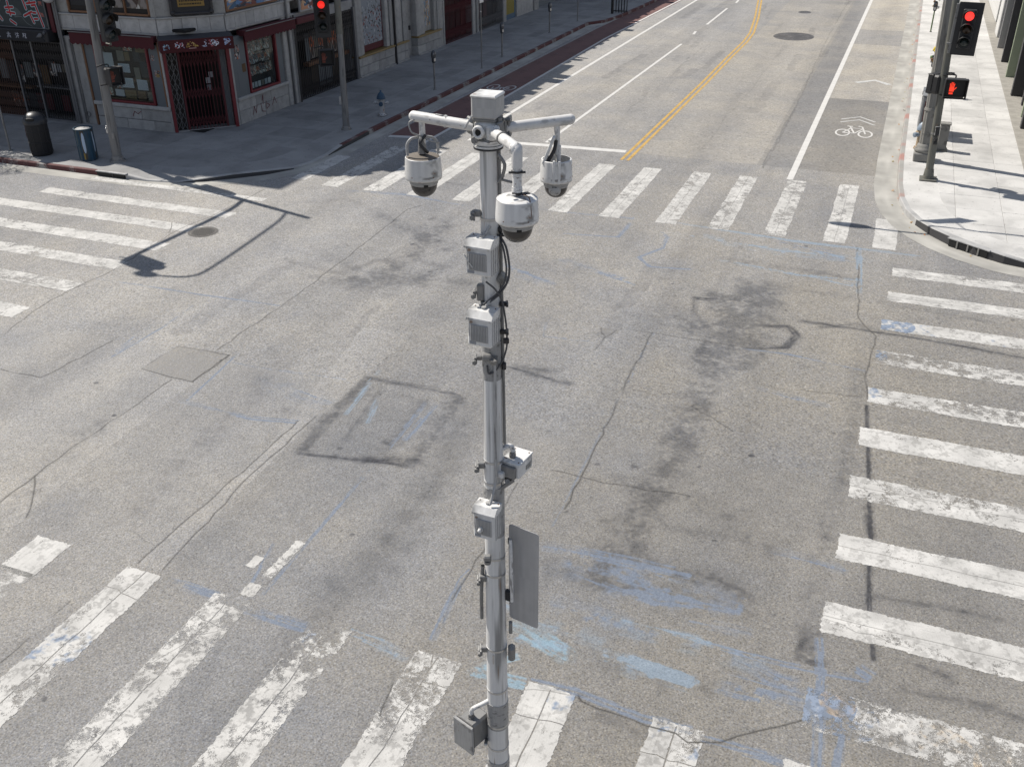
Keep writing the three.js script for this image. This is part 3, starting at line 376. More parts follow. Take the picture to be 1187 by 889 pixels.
const LK = densH([[-70, -23.4, .15], [-23.3, -23.4, .15], [-22.4, -23.4, .14], [-21.6, -23.42, .04], [-20.6, -23.62, .03], [-19.9, -24.02, .1], [-19.2, -24.62, .15], [-18.45, -25.36, .14], [-17.95, -26.2, .06], [-17.75, -27.1, .03], [-17.72, -28, .05], [-17.74, -29, .13], [-17.8, -31, .15], [-17.9, -58.4, .15], [-17.25, -59.6, .15], [-16.9, -62, .15], [-16.6, -70, .15], [-16.5, -112, .15]]);
const RK = densH([[.45, -112, .15], [.45, -34, .15], [.5, -31, .15], [.6, -29.6, .15], [.8, -28.5, .15], [1.1, -27.6, .18], [1.5, -26.85, .22], [1.95, -26.25, .25], [2.5, -25.75, .25], [3.2, -25.32, .22], [4.2, -25.05, .1], [5.2, -24.9, .03], [8, -24.7, .03], [12, -24.6, .15], [70, -24.6, .15]]);
const kerbProf = [[0, () => -.02], [.012, h => h - .02], [.03, h => h], [.155, h => h], [.155, h => h - .04]];
const sect = (pts, f) => pts.filter(f);
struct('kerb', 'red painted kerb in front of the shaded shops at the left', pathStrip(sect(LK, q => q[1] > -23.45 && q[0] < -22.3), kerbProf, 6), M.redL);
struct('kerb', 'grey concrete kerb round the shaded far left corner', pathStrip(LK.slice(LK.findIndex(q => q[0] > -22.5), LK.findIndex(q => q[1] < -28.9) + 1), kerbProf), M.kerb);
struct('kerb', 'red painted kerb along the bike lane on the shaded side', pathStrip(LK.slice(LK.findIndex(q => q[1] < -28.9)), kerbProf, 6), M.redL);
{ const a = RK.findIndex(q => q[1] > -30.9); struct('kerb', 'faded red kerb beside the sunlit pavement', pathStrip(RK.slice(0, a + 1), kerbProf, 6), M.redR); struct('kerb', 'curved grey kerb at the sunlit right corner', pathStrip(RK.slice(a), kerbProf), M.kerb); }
struct('gutter', 'pale concrete gutter beside the sunlit pavement', pathStrip(RK, [[-.66, () => .006], [0, () => .004]], 4), M.gutter);
struct('gutter', 'concrete gutter along the shaded red kerb', pathStrip(LK, [[-.55, () => .0035], [0, () => .0025]], 4), M.gutter);
// steel-faced and tar-stained kerb at the right drain; left faces carry shade as colour
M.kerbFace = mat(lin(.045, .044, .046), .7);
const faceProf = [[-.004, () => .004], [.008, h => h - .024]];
struct('kerb_face', 'dark stained kerb face beside the right storm drain', pathStrip(RK.filter(q => q[0] > 1.05 && q[0] < 8.2 && q[1] > -27.8), faceProf), M.kerbFace);
struct('kerb_face', 'kerb face with painted shade between the two shaded kerb ramps', pathStrip(LK.slice(LK.findIndex(q => q[0] > -20.65), LK.findIndex(q => q[1] < -26.1) + 1), faceProf), M.kerbFace);
struct('kerb_face', 'kerb face with painted shade past the second shaded kerb ramp', pathStrip(LK.slice(LK.findIndex(q => q[1] < -27.9), LK.findIndex(q => q[1] < -30.9) + 1), faceProf), M.kerbFace);
// kerb ramps and edge flags: between the kerb and the level paving
const ringProf = d => [[.155, h => h - .002], [d, () => .148]];
const C4b = M.paving[1];
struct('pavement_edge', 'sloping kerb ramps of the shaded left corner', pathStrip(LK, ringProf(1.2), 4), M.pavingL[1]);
struct('pavement_edge', 'smooth concrete edge strip of the sunlit corner', pathStrip(RK, ringProf(1.15), 4), C4b);
function clipPoly(poly, x0, x1, z0, z1) {
  const cut = (P, f, X) => { const o = []; for (let i = 0; i < P.length; i++) { const a = P[i], b = P[(i + 1) % P.length], fa = f(a), fb = f(b); if (fa >= 0) o.push(a); if (fa * fb < 0) { const t = fa / (fa - fb); o.push([mix(a[0], b[0], t), mix(a[1], b[1], t)]); } } return o; };
  let P = poly; P = cut(P, p => p[0] - x0); P = cut(P, p => x1 - p[0]); P = cut(P, p => p[1] - z0); P = cut(P, p => z1 - p[1]); return P;
}
function slabGeo(P, y, t) {
  const s = new THREE.Shape(P.map(p => new THREE.Vector2(p[0], -p[1]))); const g = new THREE.ExtrudeGeometry(s, { depth: t - .004, bevelEnabled: true, bevelSize: .004, bevelThickness: .004, bevelOffset: -.004, bevelSegments: 1, steps: 1 }); g.rotateX(-Math.PI / 2); g.translate(0, y - t, 0);
  const q = g.attributes.position, u = g.attributes.uv; for (let i = 0; i < q.count; i++) u.setXY(i, q.getX(i) / 4, q.getZ(i) / 4); return g;
}
const polyArea = P => Math.abs(P.reduce((s, p, i) => { const q = P[(i + 1) % P.length]; return s + p[0] * q[1] - q[0] * p[1]; }, 0) / 2);
function pavement(label, poly, bx0, bx1, bz0, bz1, dx, dz, mats, bed) {
  const G = structGroup('pavement', label);
  part(G, 'bed', slabGeo(poly, .136, .1), bed);
  reseed(Math.round(-bx0 * 10));
  for (let x = bx0; x < bx1; x += dx) for (let z = bz0; z < bz1; z += dz) { const P = clipPoly(poly, x + .006, x + dx - .006, z + .006, z + dz - .006); if (P.length > 2 && polyArea(P) > .05) part(G, 'slab', slabGeo(P, .15 + rr(-.0015, .0015), .05), mats[(rnd() * mats.length) | 0]); }
  return G;
}
const inset = (pts, d) => { const N = pathN(pts); return pts.map((q, i) => [q[0] + N[i][0] * d, q[1] + N[i][1] * d]); };
const LIN = inset(LK, 1.2), RIN = inset(RK, 1.15);
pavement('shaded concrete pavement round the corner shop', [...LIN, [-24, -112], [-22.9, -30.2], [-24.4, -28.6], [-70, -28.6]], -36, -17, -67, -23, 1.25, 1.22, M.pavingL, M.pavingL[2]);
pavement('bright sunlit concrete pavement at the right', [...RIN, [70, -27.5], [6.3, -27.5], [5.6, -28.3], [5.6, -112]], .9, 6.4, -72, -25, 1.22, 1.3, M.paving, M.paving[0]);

// ---------------------------------------------------------------- buildings
const stoneTex = concTex(.36, 33, .9), stucco = concTex(.4, 51, 1.2), paleTex = concTex(.44, 61, .5);
const tm = (map, k = 1, rough = .9) => new THREE.MeshStandardMaterial({ map, color: lin(k, k, k), roughness: rough, bumpMap: bumpC, bumpScale: .003 });
M.stone = [tm(stoneTex, .95), tm(stoneTex, 1.05), tm(stoneTex, .85)]; M.stucco = tm(stucco, .8); M.pale = [tm(paleTex, .95), tm(paleTex, .88), tm(paleTex, 1)];
M.wallGrey = tm(C6, .8);
M.red = mat(lin(.16, .016, .022), .55); M.redDark = mat(lin(.085, .012, .016), .7); M.awn = mat(lin(.075, .013, .018), .9); M.awnTop = mat(lin(.05, .05, .056), .85);
M.black = mat(lin(.018, .018, .02), .6); M.iron = mat(lin(.05, .048, .05), .5, { metalness: .5 }); M.rustIron = mat(lin(.09, .045, .03), .7); M.greyIron = mat(lin(.16, .16, .165), .5, { metalness: .4 });
M.dark = mat(lin(.012, .0115, .012), .95); M.interior = mat(lin(.03, .026, .023), .95); M.wood = mat(lin(.13, .07, .035), .7); M.greenSign = mat(lin(.028, .036, .038), .6);
M.glass = new THREE.MeshPhysicalMaterial({ color: lin(.85, .9, .9), roughness: .04, transmission: 1, thickness: 0, ior: 1.5, specularIntensity: .45 });
M.brown = mat(lin(.2, .1, .05), .7); M.blueGrey = mat(lin(.13, .145, .155), .6); M.brassy = mat(lin(.25, .17, .06), .5); M.paper = ['.48,.48,.49', '.17,.15,.12', '.12,.07,.03', '.03,.032,.036', '.3,.31,.33', '.15,.1,.04', '.05,.04,.03', '.42,.42,.44'].map(s => mat(lin(...s.split(',').map(Number)), .8));
const scribble = (seedN, w, h, bg, cols, n, lw) => canvasTex(w, h, (g) => { reseed(seedN); g.fillStyle = bg; g.fillRect(0, 0, w, h); g.lineCap = 'round'; for (let i = 0; i < n; i++) { g.strokeStyle = cols[(rnd() * cols.length) | 0]; g.lineWidth = rr(lw * .4, lw); g.beginPath(); let x = rr(0, w), y = rr(0, h); g.moveTo(x, y); for (let k = 0; k < 4; k++) { x += rr(-w * .16, w * .16); y += rr(-h * .16, h * .16); g.lineTo(x, y); } g.stroke(); } });
const fitMat = (tex, rough = .7) => new THREE.MeshStandardMaterial({ map: tex, roughness: rough });
const photoMats = [1, 2, 3, 4, 5, 6].map(k => fitMat(scribble(300 + k, 64, 48, ['#8a8a8c', '#6b6257', '#9a948a', '#5b5e66', '#a5a5a8', '#7b6a58'][k - 1], ['#303036', '#c8c4bc', '#4a3a30', '#88807a', '#20262c', '#b06040'], 26, 8)));
const flyerMats = [1, 2, 3].map(k => fitMat(canvasTex(96, 72, g => { reseed(400 + k); g.fillStyle = ['#c3c5c8', '#b8bcc4', '#cfcfcb'][k - 1]; g.fillRect(0, 0, 96, 72); g.fillStyle = '#70757c'; for (let y = 8; y < 66; y += 7) { let x = 8; while (x < 84) { const w = rr(3, 12); g.fillRect(x, y, w, 3); x += w + 3; } } })));
// plane with its own 0..1 uv but real thickness: a thin panel
function panelGeo(w, h, t = .012) { const g = new THREE.BoxGeometry(w, h, t); return g; }

function Frame(ax, az, bx, bz) { const L = Math.hypot(bx - ax, bz - az), ux = (bx - ax) / L, uz = (bz - az) / L; return { ax, az, ux, uz, nx: -uz, nz: ux, th: Math.atan2(-uz, ux), L }; }
// place a geometry in a wall frame: s along, y up, n outward; parts sit in world metres less their thing's base
const baseOf = new Map();
function put(F, T, parent, name, geo, m, s, y, n, spin = 0) {
  const b = baseOf.get(parent) || [0, 0, 0];
  const o = part(parent, name, geo, m, F.ax + F.ux * s + F.nx * n - b[0], y - b[1], F.az + F.uz * s + F.nz * n - b[2], F.th);
  if (spin) o.rotateZ(spin); return o;
}
function wbox(F, parent, name, m, s0, s1, y0, y1, n0, n1, c = .01) { return put(F, 0, parent, name, box(s1 - s0, y1 - y0, n1 - n0, c, Math.round(((s0 * 3.7 + y0 * 1.9) % 7) * 10) / 10), m, (s0 + s1) / 2, (y0 + y1) / 2, (n0 + n1) / 2); }
// sub-part under a part placed by put(): coordinates relative to that part
function sub(parent, name, geo, m, x, y, z) { return part(parent, name, geo, m, x, y, z); }
// folding scissor gate lattice, merged: spans 0..w, 0..h (too fine to pick apart)
function lattice(w, h, pitch, bands, r = .011, cross = .5) {
  const g = [], n = Math.round(w / pitch), p = w / n;
  for (let i = 0; i <= n; i++) g.push(at(box(r * 2, h, r * 1.4), i * p, h / 2, 0));
  for (const [y0, y1] of bands) { const rows = Math.max(1, Math.round((y1 - y0) / cross)), q = (y1 - y0) / rows; for (let k = 0; k < rows; k++) for (let i = 0; i < n; i++) for (const s of [0, 1]) { const a = [i * p, y0 + k * q + (s ? q : 0), .014 * (s ? 1 : -1)], b = [(i + 1) * p, y0 + k * q + (s ? 0 : q), .014 * (s ? 1 : -1)]; const L = Math.hypot(b[0] - a[0], b[1] - a[1]); g.push(at(box(L, r * 1.7, r), (a[0] + b[0]) / 2, (a[1] + b[1]) / 2, a[2], 0, 0, Math.atan2(b[1] - a[1], b[0] - a[0]))); } }
  g.push(at(box(w, .03, .04), w / 2, .02, 0), at(box(w, .035, .045), w / 2, h - .02, 0));
  return merge(g);
}
function bld(name, label, x, z) { const o = thing(name, label, 'building', x, 0, z); baseOf.set(o, [x, 0, z]); return o; }
function massBox(parent, name, m, x0, x1, y0, y1, z0, z1) { const b = baseOf.get(parent); return part(parent, name, box(x1 - x0, y1 - y0, z1 - z0, .02), m, (x0 + x1) / 2 - b[0], (y0 + y1) / 2 - b[1], (z0 + z1) / 2 - b[2]); }
function parapet(F, parent, s0, s1, y, m) {     // coping blocks with gaps: they cast the toothed shadow edge
  wbox(F, parent, 'cornice', m, s0, s1, y - .35, y, -.25, .22, .04);
  reseed(Math.round(s0 * 17 + 900)); for (let s = s0 + .3; s < s1 - .6; ) { const w = rr(.15, .9), h = rr(.1, .95) * (rnd() < .3 ? .4 : 1); wbox(F, parent, 'coping_tile', m, s, Math.min(s + w, s1), y, y + h, -.2, .1 + rr(0, .1), .02); s += w + rr(.25, 1.3); }
}
function upperWindow(F, parent, s0, s1, y0, y1, fm) {
  const w = wbox(F, parent, 'window', M.dark, s0, s1, y0, y1, -.12, .02, .005);
  const W = s1 - s0, Hh = y1 - y0;
  for (const x of [-W / 2 + .05, 0, W / 2 - .05]) sub(w, 'frame', box(.08, Hh, .06, .006), fm, x, 0, .09);
  for (const y of [-Hh / 2 + .05, 0, Hh / 2 - .05]) sub(w, 'frame', box(W, .08, .05, .006), fm, 0, y, .09);
}

const FL = Frame(-28.65, -28.25, -24.32, -28.25), FC = Frame(-24.3, -28.3, -22.72, -29.92), FR = Frame(-22.75, -30, -22.75, -112), FS = Frame(-60, -28.25, -28.7, -28.25);
// --- corner shop
{
  const B = bld('corner_shop', 'shaded corner shop with red gated doorway and dark red awnings', -24.3, -29.5);
  massBox(B, 'wall_core', M.wallGrey, -28.6, -23.6, .1, 9.3, -39.1, -30.4);
  massBox(B, 'wall_core', M.wallGrey, -28.6, -24.9, 4.9, 9.3, -30.4, -28.75);
  massBox(B, 'ceiling', M.dark, -28.6, -23.4, 3.6, 3.7, -30.4, -28.6);
  massBox(B, 'shop_floor', M.dark, -28.6, -23.3, .1, .17, -30.4, -28.6);
  // left face: pilaster, stall riser, window, side panel
  const st = M.stone;
  wbox(FL, B, 'pilaster', st[0], .06, .38, .12, 3.3, -.3, .04, .012); wbox(FL, B, 'pilaster', st[2], .42, .8, .12, 3.3, -.3, .02, .012);
  put(FL, 0, B, 'drain_pipe', cyl(.04, .04, 4.6, 10), M.greyIron, .09, 2.4, .12); put(FL, 0, B, 'drain_pipe', cyl(.03, .03, 3.0, 8), M.greyIron, .36, 1.7, .08);
  put(FL, 0, B, 'wall_emblem', new THREE.TorusGeometry(.09, .012, 6, 18), M.greyIron, .5, .52, .05);
  wbox(FL, B, 'trim_strip', M.brown, .84, .9, .15, 3.3, -.2, .05, .008); wbox(FL, B, 'side_panel', M.blueGrey, .9, 1.32, 1.05, 3.2, -.25, .0, .008);
  let k = 0; for (const [y0, y1, cuts] of [[.14, .5, [.95, 2.3, 3.5, 4.33]], [.51, .92, [.95, 1.5, 3.0, 4.33]]]) for (let i = 0; i + 1 < cuts.length; i++) wbox(FL, B, 'stone_block', st[k++ % 3], cuts[i] + .004, cuts[i + 1] - .004, y0 + .004, y1 - .004, -.3, .03 + (k % 2) * .006, .01);
  wbox(FL, B, 'sill', st[1], .9, 4.36, .93, 1.06, -.3, .09, .015);
  wbox(FL, B, 'window_frame', M.red, 1.33, 1.41, 1.07, 3.22, -.1, .05); wbox(FL, B, 'window_frame', M.red, 3.66, 3.74, 1.07, 3.22, -.1, .05); wbox(FL, B, 'window_frame', M.red, 1.41, 3.66, 1.07, 1.15, -.1, .05); wbox(FL, B, 'window_frame', M.red, 1.41, 3.66, 3.15, 3.22, -.1, .05);
  wbox(FL, B, 'pane', M.glass, 1.41, 3.66, 1.15, 3.15, -.03, -.025, 0);
  wbox(FL, B, 'display_back', M.interior, 1.36, 3.72, 1.1, 3.2, -.5, -.45);
  wbox(FL, B, 'display_shelf', M.wood, 1.38, 3.7, 1.1, 1.2, -.45, -.1); wbox(FL, B, 'display_shelf', M.wood, 1.38, 3.7, 1.85, 1.9, -.45, -.15);
  reseed(51);
  for (const [s, y, w, h, q] of [[1.75, 2.55, .62, .5, 7], [1.75, 2.0, .6, .42, 4], [2.42, 2.72, .3, .36, 1], [2.5, 2.3, .5, .3, 0], [2.5, 1.78, .58, .34, 0], [2.72, 2.72, .22, .3, 5], [3.12, 2.72, .3, .34, 3], [3.4, 2.3, .34, .56, 3], [3.06, 2.1, .24, .5, 1], [3.2, 1.75, .46, .36, 0], [2.1, 1.4, .4, .24, 7], [2.6, 1.38, .5, .3, 5], [3.1, 1.38, .36, .28, 2], [3.5, 1.36, .26, .3, 1], [1.62, 1.42, .3, .3, 6], [2.8, 3.0, .4, .18, 6], [3.35, 2.98, .4, .2, 5], [2.3, 3.0, .4, .16, 6], [2.15, 1.7, .26, .26, 2]]) { const p = put(FL, 0, B, 'window_poster', panelGeo(w, h, .01), q === 0 ? flyerMats[(rnd() * 3) | 0] : rnd() < .4 ? photoMats[(rnd() * 6) | 0] : M.paper[q], s, y, -.06 - rnd() * .04); p.rotateZ(rr(-.02, .02)); }
  wbox(FL, B, 'side_panel', M.blueGrey, 3.76, 4.2, 1.07, 3.2, -.25, -.02, .006); wbox(FL, B, 'trim_strip', M.brown, 4.2, 4.26, .95, 3.3, -.2, .03, .006); wbox(FL, B, 'corner_post', st[1], 4.26, 4.36, .12, 3.5, -.3, .02);
  put(FL, 0, B, 'sticker', panelGeo(.2, .24, .004), photoMats[4], 4.0, 2.2, -.016); put(FL, 0, B, 'sticker', panelGeo(.14, .12, .004), M.brassy, 4.02, 2.14, -.011); put(FL, 0, B, 'sticker', panelGeo(.16, .2, .004), photoMats[0], 3.9, 2.75, -.016);
  // awning valance over the window
  const scallop = (w, h, n) => { const s = [[0, h], [0, .06]]; for (let i = 0; i < n; i++) for (let t = 1; t <= 4; t++) s.push([w * (i + t / 4) / n, .06 - .06 * Math.sin(Math.PI * t / 4)]); s.push([w, h]); return shapeGeo(s, .02); };
  { const a = wbox(FL, B, 'awning', M.awn, .5, 4.26, 3.3, 3.5, -.1, .2, .02); sub(a, 'valance', scallop(3.74, .26, 17), M.awn, -1.87, -.34, .13); sub(a, 'awning_bar', box(3.7, .03, .03, .004), M.greyIron, 0, .1, .2); }
  { reseed(60); let s = .0; while (s < 4.2) { const w = Math.min(rr(.55, .85), 4.33 - s); wbox(FL, B, 'band_panel', M.pale[(rnd() * 3) | 0], s + .004, s + w - .004, 3.58, 4.04, -.3, .03, .01); s += w; } }
  wbox(FL, B, 'moulding', st[1], 0, 4.36, 4.04, 4.1, -.3, .09, .015); wbox(FL, B, 'moulding', st[0], 0, 4.36, 3.51, 3.58, -.3, .06, .012);
  wbox(FL, B, 'wall_panel', M.stucco, 0, .55, 4.1, 6.1, -.4, 0); 
  { const w = wbox(FL, B, 'sign_window', M.interior, .55, 4.15, 4.13, 6.0, -.2, -.05); for (const [x, y, W, h] of [[0, -.9, 3.6, .07], [-1.77, 0, .07, 1.87], [1.77, 0, .07, 1.87], [-.55, 0, .06, 1.87], [.75, 0, .05, 1.87]]) sub(w, 'frame', box(W, h, .1, .008), M.brown, x, y, .1); for (const [x, w2] of [[-1.15, 1.05], [.1, 1.1], [1.25, .9]]) { sub(w, 'banner', panelGeo(w2, 1.5, .01), x < 0 ? M.black : photoMats[1], x, .05, .085); } }
  wbox(FL, B, 'wall_panel', M.stucco, 4.15, 4.36, 4.1, 6.1, -.3, 0); wbox(FL, B, 'upper_wall', M.stucco, 0, 4.36, 6.1, 9.4, -.4, 0);
  for (const s of [.7, 2.7]) upperWindow(FL, B, s, s + 1.2, 6.9, 8.9, M.pale[0]);
  // chamfered doorway
  const W = FC.L;
  wbox(FC, B, 'door_post', M.red, -.02, .09, .14, 3.1, -.15, .1); wbox(FC, B, 'door_post', M.red, W - .1, W + .02, .14, 3.1, -.15, .1);
  wbox(FC, B, 'door_post', M.redDark, .47, .54, .14, 3.0, -.1, .03); wbox(FC, B, 'door_post', M.redDark, 1.86, 1.93, .14, 3.0, -.1, .03); wbox(FC, B, 'door_head', M.redDark, .09, W - .1, 2.98, 3.1, -.15, .05);
  { const g = put(FC, 0, B, 'folding_gate', lattice(1.32, 2.82, .12, [[.1, .5], [1.1, 1.5], [2.2, 2.75]], .0105, .4), M.redDark, .54, .16, .0); stuff(g); }
  for (const s of [.1, 1.94]) stuff(put(FC, 0, B, 'side_grille', lattice(.34, 2.8, .17, [[.05, 2.75]], .009, .35), M.greyIron, s, .16, -.02));
  wbox(FC, B, 'side_light', M.interior, .1, .46, .16, 2.95, -.14, -.1); wbox(FC, B, 'side_light', M.blueGrey, 1.94, W - .12, .16, 2.95, -.14, -.1);
  wbox(FC, B, 'door_recess', M.dark, .05, W - .05, .14, 3.4, -1.2, -1.1); put(FC, 0, B, 'inner_door', box(.34, 2.3, .05, .01), M.interior, 1.7, 1.4, -.7);
  for (const [s, y, q] of [[1.5, 1.75, 0], [1.62, 1.95, 7], [1.5, 1.5, 4]]) put(FC, 0, B, 'door_notice', panelGeo(.16, .2, .006), q ? M.paper[q] : flyerMats[0], s, y, -.66);
  put(FC, 0, B, 'doorstep', box(W, .05, .5, .01), M.wallGrey, W / 2, .165, -.2);
  { // awning with lettering
    const t = canvasTex(512, 88, (g) => { g.fillStyle = '#451318'; g.fillRect(0, 0, 512, 88); reseed(9); for (let i = 0; i < 300; i++) { g.fillStyle = `rgba(${rnd() < .5 ? '20,6,8' : '110,50,52'},.18)`; g.fillRect(rr(0, 512), rr(0, 88), rr(4, 30), rr(1, 4)); }
      const blob = (x, y, w, h, cs, n) => { for (let i = 0; i < n; i++) { g.strokeStyle = cs[(rnd() * cs.length) | 0]; g.lineWidth = rr(2, 5); g.beginPath(); let a = x + rr(0, w), b = y + rr(0, h); g.moveTo(a, b); for (let q = 0; q < 3; q++) { a += rr(-9, 9); b += rr(-9, 9); g.lineTo(clamp(a, x, x + w), clamp(b, y, y + h)); } g.stroke(); } };
      blob(22, 30, 44, 36, ['#8fb0c8', '#b9cbd8', '#5f8fa8'], 14); blob(100, 16, 62, 40, ['#c9d2dc', '#8fa6c6', '#b0444c', '#dfe4ea'], 22); blob(178, 20, 84, 34, ['#b89a4a', '#a08848', '#c8b070'], 22); g.fillStyle = '#c8a8a0'; g.fillRect(196, 62, 50, 4); blob(296, 14, 110, 44, ['#c7d3e4', '#9fb6d4', '#e0e6ee', '#c06a70'], 34); blob(446, 12, 46, 46, ['#9db8dc', '#c4d2e6', '#6f94c8'], 18); });
    const a = put(FC, 0, B, 'door_awning', quadGeo([[[-1.25, -.0, .0], [1.25, 0, 0], [1.25, -.1, .62], [-1.25, -.1, .62]].reverse(), [[-1.25, 0, 0], [-1.25, -.1, .62], [-1.25, -.5, .62], [-1.25, -.5, 0]], [[1.25, 0, 0], [1.25, -.5, 0], [1.25, -.5, .62], [1.25, -.1, .62]]]), M.awnTop, W / 2 + .02, 3.52, .02);
    sub(a, 'awning_fascia', panelGeo(2.5, .42, .02), [M.awn, M.awn, M.awn, M.awn, fitMat(t, .85), M.awn], 0, -.3, .625); for (const s of [-1, 1]) sub(a, 'awning_cheek', box(.02, .4, .6, .004), M.awn, s * 1.245, -.31, .31);
  }
  { let s = -.02; reseed(70); for (const w of [.5, .34, .5, .46, .5]) { wbox(FC, B, 'band_panel', M.pale[(rnd() * 3) | 0], s + .004, Math.min(s + w, W) - .004, 3.58, 4.04, -.3, .03, .01); s += w; } }
  wbox(FC, B, 'moulding', st[1], -.02, W + .02, 4.04, 4.1, -.3, .09, .015); wbox(FC, B, 'moulding', st[0], -.02, W + .02, 3.5, 3.58, -.3, .06, .012);
  wbox(FC, B, 'upper_wall', M.stucco, -.1, W + .1, 4.1, 9.4, -.5, 0);
  { const p = wbox(FC, B, 'plaque', M.black, .52, 1.9, 4.17, 5.2, .0, .1, .03); sub(p, 'plaque_frame', merge([at(box(1.46, .1, .12, .03), 0, -.5, .05), at(box(.1, 1, .12, .03), -.68, 0, .05), at(box(.1, 1, .12, .03), .68, 0, .05), at(new THREE.SphereGeometry(.09, 10, 8), -.66, -.46, .06), at(new THREE.SphereGeometry(.09, 10, 8), .66, -.46, .06)]), M.iron, 0, 0, 0); const tt = canvasTex(256, 160, g => { g.fillStyle = '#8a6f3a'; g.fillRect(0, 0, 256, 160); g.fillStyle = '#2c2418'; reseed(88); for (let y = 14; y < 150; y += 24) { let x = 16; while (x < 230) { const w = rr(8, 24); g.fillRect(x, y, w, 12); x += w + 5; } } }); sub(p, 'plaque_panel', panelGeo(.9, .7, .02), fitMat(tt), 0, .08, .06); }
  for (const s of [.6]) upperWindow(FC, B, s, s + 1.1, 6.9, 8.9, M.pale[0]);
  // right face: window bay
  const r = (n, m, z0, z1, y0, y1, n0, n1, c) => wbox(FR, B, n, m, -30 - z0, -30 - z1, y0, y1, n0, n1, c);
  wbox(FR, B, 'side_panel', M.blueGrey, .08, .95, 1.1, 3.25, -.25, 0, .006); put(FR, 0, B, 'sticker', panelGeo(.22, .3, .004), M.paper[2], .75, 2.1, .004); put(FR, 0, B, 'sticker', panelGeo(.3, .5, .004), photoMats[0], .45, 2.7, .004); put(FR, 0, B, 'sticker', panelGeo(.34, .8, .004), M.blueGrey, .5, 1.6, .003);
  wbox(FR, B, 'corner_post', st[1], -.02, .08, .12, 3.5, -.3, .03);
  k = 0; for (const [y0, y1, cuts] of [[.14, .62, [.1, .75, 1.75, 2.6, 3.4]], [.62, 1.0, [.1, 1.2, 2.2, 3.4]]]) for (let i = 0; i + 1 < cuts.length; i++) wbox(FR, B, 'stone_block', st[k++ % 3], cuts[i] + .004, cuts[i + 1] - .004, y0 + .004, y1 - .004, -.3, .03 + (k % 2) * .006, .01);
  wbox(FR, B, 'sill', st[1], .08, 3.42, 1.01, 1.12, -.3, .1, .015);
  wbox(FR, B, 'window_frame', M.red, .98, 1.07, 1.13, 3.25, -.1, .05); wbox(FR, B, 'window_frame', M.red, 2.85, 2.94, 1.13, 3.25, -.1, .05); wbox(FR, B, 'window_frame', M.red, 1.07, 2.85, 1.13, 1.21, -.1, .05);
  wbox(FR, B, 'pane', M.glass, 1.07, 2.85, 1.21, 3.2, -.03, -.025, 0); wbox(FR, B, 'display_back', M.interior, 1.0, 2.92, 1.15, 3.25, -.3, -.26);
  reseed(91); for (let j = 0; j < 3; j++) for (let i = 0; i < 7; i++) put(FR, 0, B, 'photo_print', panelGeo(.19, .36 + rr(-.04, .04), .006), photoMats[(rnd() * 6) | 0], 1.26 + i * .205, 2.72 - j * .42 + rr(-.02, .02), -.06, rr(-.03, .03));
  for (const [s, w, q] of [[1.35, .45, 2], [2.1, .5, 6], [2.6, .3, 5]]) put(FR, 0, B, 'window_poster', panelGeo(w, .26, .006), M.paper[q], s, 3.06, -.06); for (let i = 0; i < 7; i++) put(FR, 0, B, 'window_card', panelGeo(.17, .2, .006), M.paper[(rnd() * 8) | 0], 1.24 + i * .22, 1.36, -.06, rr(-.04, .04));
  wbox(FR, B, 'side_panel', M.blueGrey, 2.96, 3.36, 1.13, 3.2, -.25, -.02, .006);
  { const a = wbox(FR, B, 'awning', M.awn, .7, 4.1, 3.22, 3.42, -.1, .25, .02); sub(a, 'valance', scallop(3.38, .26, 15), M.awn, -1.69, -.32, .15); sub(a, 'awning_bar', box(3.3, .03, .03, .004), M.greyIron, 0, .08, .22); }
  for (const [s, w] of [[3.44, .3], [3.78, .3], [4.1, .2]]) wbox(FR, B, 'pilaster', st[(s * 10) % 3 | 0], s, s + w, .12, 3.5, -.3, .02 + (s % .3) * .2, .03); put(FR, 0, B, 'drain_pipe', cyl(.045, .045, 4.8, 10), M.greyIron, 3.76, 2.5, .1); put(FR, 0, B, 'drain_pipe', cyl(.03, .03, 3.4, 8), M.iron, 4.16, 1.8, .12);
  { reseed(61); let s = .0; while (s < 3.9) { const w = Math.min(rr(.45, .9), 4.3 - s); wbox(FR, B, 'band_panel', M.pale[(rnd() * 3) | 0], s + .004, s + w - .004, 3.55, 4.02, -.3, .03, .01); s += w; } }
  wbox(FR, B, 'moulding', st[1], 0, 9.1, 4.02, 4.08, -.3, .09, .015); wbox(FR, B, 'moulding', st[0], 0, 4.3, 3.48, 3.55, -.3, .06, .012);
  const mural = (k) => fitMat(scribble(700 + k, 256, 96, '#8f7f70', ['#5b7fa8', '#c08a6a', '#b8bcc0', '#7a4a40', '#40607c', '#c9a27c', '#3c3c44'], 90, 16));
  { const m = wbox(FR, B, 'mural_board', M.brown, .1, 3.35, 4.12, 5.2, -.05, .06, .02); sub(m, 'mural_print', panelGeo(3.1, .92, .01), mural(1), 0, .0, .06); }
  { const m = wbox(FR, B, 'mural_board', M.pale[1], 4.75, 6.15, 3.52, 4.7, .0, .1, .02); sub(m, 'mural_print', panelGeo(1.25, 1.02, .01), mural(2), 0, 0, .055); }
  wbox(FR, B, 'upper_wall', M.stucco, 0, 9.1, 5.2, 9.4, -.5, 0); wbox(FR, B, 'wall_panel', M.stucco, 0, 9.1, 4.08, 5.2, -.5, -.06);
  for (const s of [.9, 3.2, 5.5]) upperWindow(FR, B, s, s + 1.3, 6.9, 8.9, M.pale[0]);
